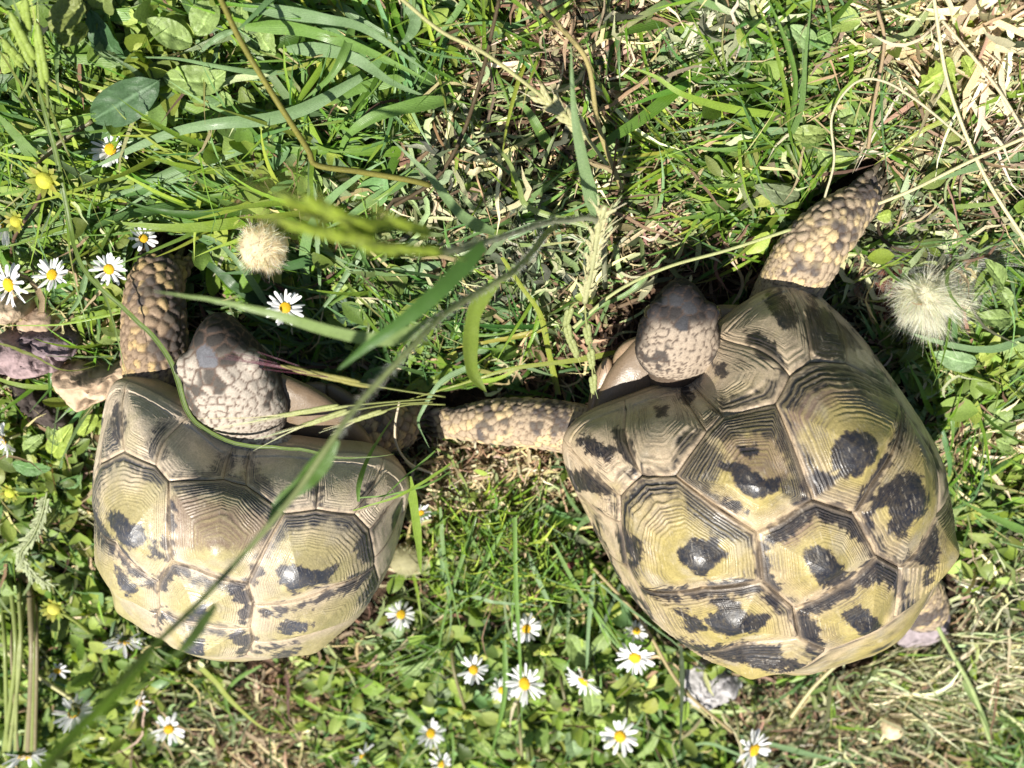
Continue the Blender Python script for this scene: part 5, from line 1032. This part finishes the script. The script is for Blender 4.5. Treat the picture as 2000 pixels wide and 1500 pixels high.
def bud(label, x, y, size, z, col, face, pts, stemc, yellow=False, name='flower_bud', cat='bud', nsep=13):
    c = P(x, y, z); R_ = size*.5*depth(c)/FPX; org = P(*pts[0], 0.); e = empty(name, org.tolist(), label, cat, 'spent flower heads and buds'); q = orient(face, 1.)
    A = np.array(q.to_matrix()); v, qd = ellipsoid(c, A@np.diag([R_*.5, R_*.5, R_*.42]), 16, 10); v = v+A[:, 2]*0; poly_mesh('receptacle', v, qd, (np.array(col)*(.7+.6*fbm(v, 1500, 3))[:, None]), M['disc'], org, e)
    for i in range(nsep):
        a = i*2*math.pi/nsep; s = np.linspace(0, 1, 6); d = np.stack([(.35+.6*s)*math.cos(a), (.35+.6*s)*math.sin(a), -.1+.55*s-.2*s*s+.1*(i % 2)], 1)*R_; C = c+d@A.T
        ribbons('sepal', C[None], sides(C[None], np.zeros(1)), (R_*.17*np.sin(np.pi*(s*.75+.2)))[None], palette(1, [(.22, .26, .06) if not yellow else (.27, .29, .05)], .2), M['leaf'], .3, None, parent=e, origin=org)
    stem('stem', pts, 7, stemc, (.006, z*.8, z*.95), parent=e, org=org, n=20, nv=6)
bud('large yellow petal-less flower head at the left, above the brown stem', 88, 352, 70, .040, (.42, .42, .05), (0, .2, 1), [(170, 240), (110, 290), (75, 320), (85, 345)], (.16, .13, .06), True)
bud('small yellow-green bud at the left edge on a curved brown stem', 32, 432, 50, .030, (.35, .33, .04), (-.3, .2, 1), [(20, 510), (30, 460), (70, 400), (80, 372)], (.13, .08, .05), True)
bud('round lime bud at the left edge beside the left shell', 20, 962, 42, .022, (.38, .42, .05), (0, .2, 1), [(0, 940), (5, 950), (15, 960)], (.2, .25, .06), True)
bud('star-shaped yellow sepals at the left below the shell', 106, 1188, 54, .024, (.42, .40, .07), (0, .2, 1), [(180, 1240), (150, 1215), (118, 1195)], (.28, .33, .08), True)
bud('green drooping calyx in the middle of the lower daisies', 1064, 1270, 50, .034, (.38, .44, .08), (0, -.5, .6), [(1090, 1160), (1082, 1210), (1068, 1255)], (.20, .22, .09))
bud('olive calyx left of the bottom centre on a long stem', 912, 1396, 40, .030, (.24, .26, .04), (0, -.4, .7), [(884, 1230), (885, 1300), (908, 1385)], (.22, .20, .09))
bud('brown dried head at the bottom right of the lower daisies', 1106, 1380, 42, .026, (.13, .08, .05), (0, -.4, .7), [(1090, 1290), (1098, 1340), (1104, 1368)], (.18, .17, .08))
bud('dark red-brown seed head in the grass left of the right shell', 1115, 1103, 30, .016, (.12, .035, .03), (0, .3, 1), [(1125, 1080), (1120, 1090), (1116, 1100)], (.12, .1, .04), nsep=5)
bud('calyx cut by the bottom edge in the centre', 1020, 1494, 50, .030, (.28, .3, .06), (0, -.4, .7), [(1012, 1360), (1016, 1430), (1020, 1485)], (.28, .26, .12))
def stem_bundle():
    org = P(45, 1130, 0.); e = empty('stem_cluster', org.tolist(), 'bundle of upright yellow-green flower stems in the bottom left corner', 'plant')
    for k, (x0, x1, x2, w) in enumerate(((20, 30, 8, 9), (36, 40, 18, 8), (58, 62, 55, 12), (64, 66, 62, 8), (50, 36, 30, 7), (70, 72, 68, 7), (5, 10, 14, 8), (78, 66, 48, 6), (28, 22, 35, 5))):
        stem('stem', [(x0, 1130+k*8), (x1, 1280), (x2, 1465)], w, [(.26, .31, .09), (.30, .34, .12), (.26, .22, .12)][k % 3], (.010, .030, .030), parent=e, org=org, n=24, nv=7)
stem_bundle()
def grass_panicle():
    org = P(20, 1090, 0.); e = empty('meadow_grass_panicle', org.tolist(), 'feathery pale green grass panicle left of the left shell', 'seed head')
    _, C = stem('stem', [(92, 960), (80, 1010), (62, 1050), (40, 1085), (60, 1120), (100, 1145)], 4, (.3, .34, .16), (.024, .03, .03), parent=e, org=org, n=50, nv=5)
    for i in range(3, 49):
        for sg in (-1, 1):
            T = C[min(i+1, 49)]-C[i-1]; T /= np.linalg.norm(T); a = np.cross(T, [0, 0, 1.]); a /= np.linalg.norm(a)
            spikelet(C[i]+a*sg*.0012, T*RNG.uniform(.4, 1.4)+a*sg*RNG.uniform(-.1, 1.1)+np.array([0, 0, RNG.uniform(-.3, .7)]), RNG.uniform(.0022, .0058), .0010, (.38, .42, .24), e, org)
grass_panicle()

# ------------------------------------------------------------------ fluff, stones, bark
def fluff(label, x, y, size, z, cols, n=3400, squash=.8, core=.8, name='seed_fluff', wispy=0., asp=1., col0=(.88, .78, .56), hw=.00016):
    c = P(x, y, z); R_ = size*.5*depth(c)/FPX; org = P(x, y, 0.); e = empty(name, org.tolist(), label, 'fluff'); v, q = ellipsoid(c, np.diag([R_*core*asp, R_*core, R_*core*.72]), 24, 14)
    v = c+(v-c)*(.5+1.*fbm(v, 110, 4))[:, None]; poly_mesh('core', v, q, col0, M['fluff'], org, e)
    d = RNG.normal(0, 1, (n, 3)); d[:, 2] = np.abs(d[:, 2])*.9-.2; d /= np.linalg.norm(d, axis=1)[:, None]; d *= [asp, 1, squash]
    drift = np.array([.25, -.45, 0])*(.5+wispy); L0 = .45+1.35*fbm(d*2.+x, 1., 5, 2)[:, None]; b = c+d*R_*RNG.uniform(core*.75, core, (n, 1))*(1 if core > .5 else RNG.uniform(.2, 2.2, (n, 1))); L_ = R_*RNG.uniform(.10, .26+wispy, (n, 1))*L0
    t = np.linspace(0, 1, 5); clump = (np.stack([fbm(b, 500, k, 2) for k in (1, 2, 3)], 1)-.5)*2.2; dd = d+drift+clump
    C = b[:, None]+dd[:, None]*L_[:, None]*t[None, :, None]+RNG.normal(0, .14, (n, 1, 3))*L_[:, None]*(t**2)[None, :, None]; C[..., 2] = np.maximum(C[..., 2], .002)
    sd_ = np.cross(dd, RNG.normal(0, 1, (n, 3))); sd_ /= np.linalg.norm(sd_, axis=1)[:, None]
    cc = palette(n, cols, .12); ribbons('hairs', C, np.repeat(sd_[:, None], 5, 1), np.full((n, 5), hw*.5)*np.linspace(1, .3, 5), cc, M['fluff'], 0, 'stuff', across=2, parent=e, origin=org)
CREAM = [(.92, .84, .62), (.88, .78, .55), (.95, .9, .74), (.72, .56, .34)]
fluff('cream furry seed head lying above the left daisy, in the centre left', 512, 482, 112, .020, CREAM, 4200, asp=.9)
fluff('cream tuft of fluff at the right of the raised foreleg', 1806, 580, 124, .016, [(.92, .90, .72), (.85, .82, .62), (.75, .74, .6)], 4600, core=.66, wispy=.42, asp=1.1, col0=(.85, .82, .62))
fluff('frayed grey-white down above the cream tuft on the right', 1850, 525, 150, .008, [(.58, .60, .55), (.42, .44, .38), (.68, .68, .60)], 3600, .35, core=.36, wispy=.5, asp=1.4, col0=(.42, .43, .36), hw=.00012)
fluff('grey down on the shaded ground right of the raised foreleg', 1745, 500, 120, .006, [(.34, .37, .31), (.24, .26, .21), (.46, .48, .4)], 2600, .3, core=.36, wispy=.5, asp=1.2, col0=(.2, .2, .16), hw=.00012)
fluff('pale cream patch of fluff under the right end of the left shell', 795, 1092, 76, .010, [(.66, .64, .42), (.6, .58, .36)], 2200, col0=(.5, .47, .28))
def rock(label, outline, z, h, col, name='stone', mat='stone', sc=200, amp=.0015, seed=1, tilt=0., cat='stone', strata=0.):
    c = np.mean([P(x, y, z) for x, y in outline], 0); b = catmull([P(x, y, z) for x, y in outline+outline[:1]], 65)[:-1]; rows = []; T = np.r_[np.linspace(.03, .9, 16), np.linspace(.93, 1, 4)]
    for t in T: rows.append(c+(b-c)*t+np.array([0, 0, 1])*h*(1-t**3.2)**.6)
    for t, k in ((.99, .25), (.93, .6), (.8, .95), (.1, 1)): rows.append(c+(b-c)*t-np.array([0, 0, 1])*(z*k))
    v = np.array(rows); n = fbm(v, sc, seed, 5)-.5; r = 1-2*np.abs(fbm(v, sc*.8, seed+4, 3)-.5); v[..., 2] += n*amp*4*(np.arange(len(rows)) < 20)[:, None]-(r**9)*amp*strata; v[..., :2] += (fbm(v, sc, seed+2)[..., None]-.5)*amp*1.5
    cc = np.array(col)*(.55+.9*fbm(v, sc*2, seed+8, 4))[..., None]*(1-.6*smooth(.88, .98, r)*min(1, strata+.3))[..., None]; org = P(*np.mean(outline, 0), 0.)
    o = mesh(name, v.reshape(-1, 3), grid_quads(len(rows), 64, True)[:, ::-1], np.clip(cc, .01, .85).reshape(-1, 3), M[mat], origin=org); tag(o, label, cat, 'stones and bark on the lawn'); return o
rock('round beige stone at the left edge under the daisies', [(0, 590), (15, 578), (45, 580), (62, 592), (58, 612), (25, 622), (2, 612)], .012, .012, (.42, .32, .22), seed=2)
rock('mottled tan stone behind the round beige one at the left', [(35, 625), (65, 600), (105, 595), (125, 625), (110, 655), (60, 655)], .006, .010, (.34, .25, .18), seed=3)
rock('crumpled tan shell-like stone below the bark at the left edge of the left tortoise', [(105, 725), (150, 712), (200, 725), (255, 705), (280, 735), (235, 760), (200, 775), (160, 787), (125, 765)], .016, .014, (.42, .31, .21), sc=110, amp=.003, seed=4, strata=1.)
rock('chalky white stone touching the lower edge of the right shell', [(1325, 1310), (1350, 1292), (1400, 1300), (1445, 1325), (1440, 1350), (1395, 1370), (1350, 1365), (1325, 1340)], .006, .012, (.36, .345, .34), seed=5, amp=.0026, strata=.8)
rock('grey flat stone under the right rear of the larger shell', [(1790, 1180), (1820, 1140), (1850, 1170), (1850, 1230), (1800, 1260), (1750, 1255)], .004, .006, (.26, .22, .23), seed=6)
rock('small rounded tan pebble at the lower right lawn', [(1718, 1412), (1730, 1400), (1755, 1402), (1762, 1418), (1745, 1432), (1722, 1430)], .010, .008, (.55, .44, .27), seed=7, amp=.0006)
rock('mauve weathered slab of bark at the left edge', [(-20, 668), (40, 672), (90, 690), (118, 715), (100, 728), (60, 735), (-20, 722)], .022, .006, (.26, .19, .19), 'bark_piece', 'bark', 140, .002, 8, cat='bark', strata=1.4)
rock('darker bark chip just above the mauve slab', [(30, 665), (55, 652), (110, 655), (145, 670), (138, 700), (100, 700), (60, 685)], .018, .006, (.17, .13, .14), 'bark_piece', 'bark', 150, .002, 9, cat='bark', strata=1.4)
rock('blackish rotten wood in the hollow left of the left shell', [(20, 745), (80, 760), (130, 800), (160, 840), (110, 830), (40, 800)], .008, .008, (.05, .04, .035), 'bark_piece', 'bark', 150, .003, 10, cat='bark', strata=1.)
rock('brown clod of earth at the right of the raised foreleg', [(1705, 520), (1745, 495), (1778, 540), (1768, 610), (1735, 620), (1705, 580)], .004, .006, (.10, .036, .025), 'earth_clod', 'soil', 300, .003, 11, cat='earth')

def heap(name, label, cat, cx, cy, rx, ry, n, cols, ln, wd, h, el=.35, curl=1.5, jit=.35, az=None, S_=8):
    org = P(cx, cy, 0.); th = RNG.uniform(0, 2*np.pi, n); rr = np.sqrt(RNG.random(n)); px = np.stack([cx+rx*rr*np.cos(th), cy+ry*rr*np.sin(th)], 1)
    b = ground_pts(px); b[:, 2] += RNG.uniform(0, 1, n)*h*(1-rr**2*.7)
    A0 = RNG.uniform(0, 2*np.pi, n) if az is None else RNG.normal(az, .5, n)
    C, _, _ = grow(b, A0, RNG.normal(0, el, n), RNG.uniform(*ln, n), RNG.normal(0, curl, n), RNG.normal(.2, .4, n), S_, jit); C = clamp(C, 0); C = C[~blocked(C, edge=-2)]; m = len(C); s = np.linspace(0, 1, S_)
    W_ = RNG.uniform(*wd, m)[:, None]*.5*(np.minimum(1, (1.02-s)*3)*np.minimum(1, .3+s*4))[None]
    o = ribbons(name, C, sides(C, RNG.normal(0, .7, m)), W_, palette(m, cols, .25), M['litter'], .3, 'stuff', origin=org); tag(o, label, cat)
heap('clippings_heap', 'pale matted grass clippings at the top edge right of the middle', 'clippings', 1400, 40, 100, 75, 750, [(.42, .43, .28), (.32, .34, .2), (.52, .50, .36), (.2, .22, .13)], (.010, .028), (.0010, .0028), .014)
heap('dry_grass_heap', 'bleached dry grass spread at the top right corner', 'dry grass', 1900, 60, 150, 110, 620, [(.62, .54, .36), (.52, .44, .27), (.68, .62, .45), (.36, .26, .16)], (.02, .06), (.0008, .0032), .016, curl=.8, jit=.15)
heap('root_tangle', 'brown tangle of dead roots just below the left shell', 'roots', 580, 1345, 105, 60, 900, [(.22, .14, .09), (.30, .20, .13), (.14, .08, .05), (.42, .30, .20)], (.006, .02), (.0003, .0009), .008)
heap('straw_patch', 'bare patch of short pale straw under the outstretched foreleg', 'straw', 960, 950, 125, 90, 1300, [(.62, .50, .33), (.50, .38, .24), (.68, .58, .42), (.30, .19, .12), (.40, .28, .18)], (.005, .018), (.0004, .0014), .007)
heap('dead_leaf_heap', 'grey-green shrivelled leaves in the middle under the seed head', 'dead leaves', 1010, 470, 130, 110, 520, [(.22, .25, .14), (.13, .15, .08), (.34, .36, .24), (.07, .08, .05)], (.008, .024), (.0010, .0034), .014, curl=2.2, jit=.5)
heap('dead_leaf_heap', 'shrivelled grey leaves and dark stems left of the curled blade', 'dead leaves', 870, 330, 110, 70, 340, [(.22, .25, .14), (.13, .14, .08), (.32, .33, .23), (.07, .07, .05)], (.008, .022), (.0010, .0032), .012, curl=2.2, jit=.5)
heap('root_tangle', 'reddish dried plant remains left of the small stone, above the right head', 'roots', 1290, 425, 60, 60, 360, [(.30, .17, .13), (.40, .27, .2), (.18, .09, .07), (.5, .4, .3)], (.006, .02), (.0004, .0018), .010)
heap('dry_grass_heap', 'grey-green hay lying in long strands at the lower right', 'dry grass', 1800, 1330, 190, 110, 800, [(.44, .44, .27), (.34, .35, .2), (.55, .52, .34), (.24, .2, .12)], (.02, .055), (.0006, .0018), .012, curl=.5, jit=.1, az=.5)
heap('dry_grass_heap', 'pale dry blades right of the larger shell beneath green leaves', 'dry grass', 1930, 850, 80, 60, 160, [(.64, .54, .36), (.55, .44, .3), (.7, .6, .45)], (.02, .045), (.001, .0032), .012, curl=.6, jit=.15, az=.1)
heap('dry_grass_heap', 'brown straw and twigs at the top middle', 'dry grass', 1180, 75, 150, 90, 700, [(.42, .31, .2), (.3, .2, .13), (.55, .46, .32), (.16, .09, .06)], (.012, .035), (.0005, .0018), .010)
heap('dry_grass_heap', 'tangled greyish hay below the straws at the right edge', 'dry grass', 1900, 270, 110, 110, 520, [(.44, .37, .27), (.34, .27, .19), (.56, .5, .36), (.22, .15, .1)], (.015, .045), (.0004, .0016), .012, curl=.6, jit=.15, az=.6)
heap('clippings_heap', 'wilted grey-green clippings around the foot of the raised foreleg', 'clippings', 1800, 400, 120, 70, 420, [(.25, .27, .18), (.17, .18, .12), (.36, .37, .26)], (.006, .02), (.0008, .0028), .010, curl=1.8, jit=.4)
heap('dry_grass_heap', 'hay strewn at the lower right corner around the small stone', 'dry grass', 1640, 1400, 160, 70, 500, [(.40, .36, .22), (.3, .26, .16), (.54, .48, .32), (.18, .12, .08)], (.012, .035), (.0005, .0018), .010, curl=.8, jit=.2)
heap('dry_grass_heap', 'pale straw on the open ground left of the bent hay, far right middle', 'dry grass', 1940, 1170, 70, 110, 300, [(.44, .42, .28), (.34, .3, .2), (.56, .52, .36)], (.012, .04), (.0006, .002), .010, curl=.6, jit=.15)
heap('root_tangle', 'dark reddish-brown fibres beside the cream tuft at the right', 'roots', 1742, 560, 42, 62, 420, [(.16, .05, .035), (.10, .035, .025), (.22, .09, .06)], (.004, .012), (.0003, .0010), .008)
def lawn_beyond():
    """the same mixed turf carries on past the picture's edges"""
    n = 26000; x = RNG.uniform(-.62, .62, n); y = RNG.uniform(-.60, .52, n); p = np.stack([x, y, np.zeros(n)], 1); q, _ = proj(p)
    out = (q[:, 0] < -30) | (q[:, 0] > 2030) | (q[:, 1] < -55) | (q[:, 1] > 1535); p = p[out]; n = len(p); p[:, 2] = np.where((np.abs(p[:, 0]) < .5) & (p[:, 1] > -.48) & (p[:, 1] < .42), soil_height(p[:, 0], p[:, 1]), -.018)+.003
    k = RNG.random(n)
    for nm, m, cols, ln, wd, el, mat in (('turf_grass', k < .5, GREEN+BLUEG, (.02, .055), (.0014, .0042), (.3, 1.1), 'blade'), ('turf_leaves', (k > .5) & (k < .75), CLOV, (.008, .018), (.004, .009), (.1, .6), 'leaf'), ('turf_straw', k > .75, STRAW+WILT+BROWN, (.012, .04), (.001, .003), (-.1, .3), 'litter')):
        b = p[m]; j = len(b); C, _, _ = grow(b, RNG.uniform(0, 6.28, j), RNG.uniform(*el, j), RNG.uniform(*ln, j), RNG.normal(0, .6, j), RNG.uniform(.3, 1.2, j), 8, .08); C[..., 2] = np.maximum(C[..., 2], b[:, None, 2]); s_ = np.linspace(0, 1, 8)
        ribbons(nm, C, sides(C, RNG.normal(0, .5, j)), RNG.uniform(*wd, j)[:, None]*.5*((1-s_**2.5)*np.minimum(1, .4+s_*3))[None], palette(j, cols, .25), M[mat], .3)
lawn_beyond()
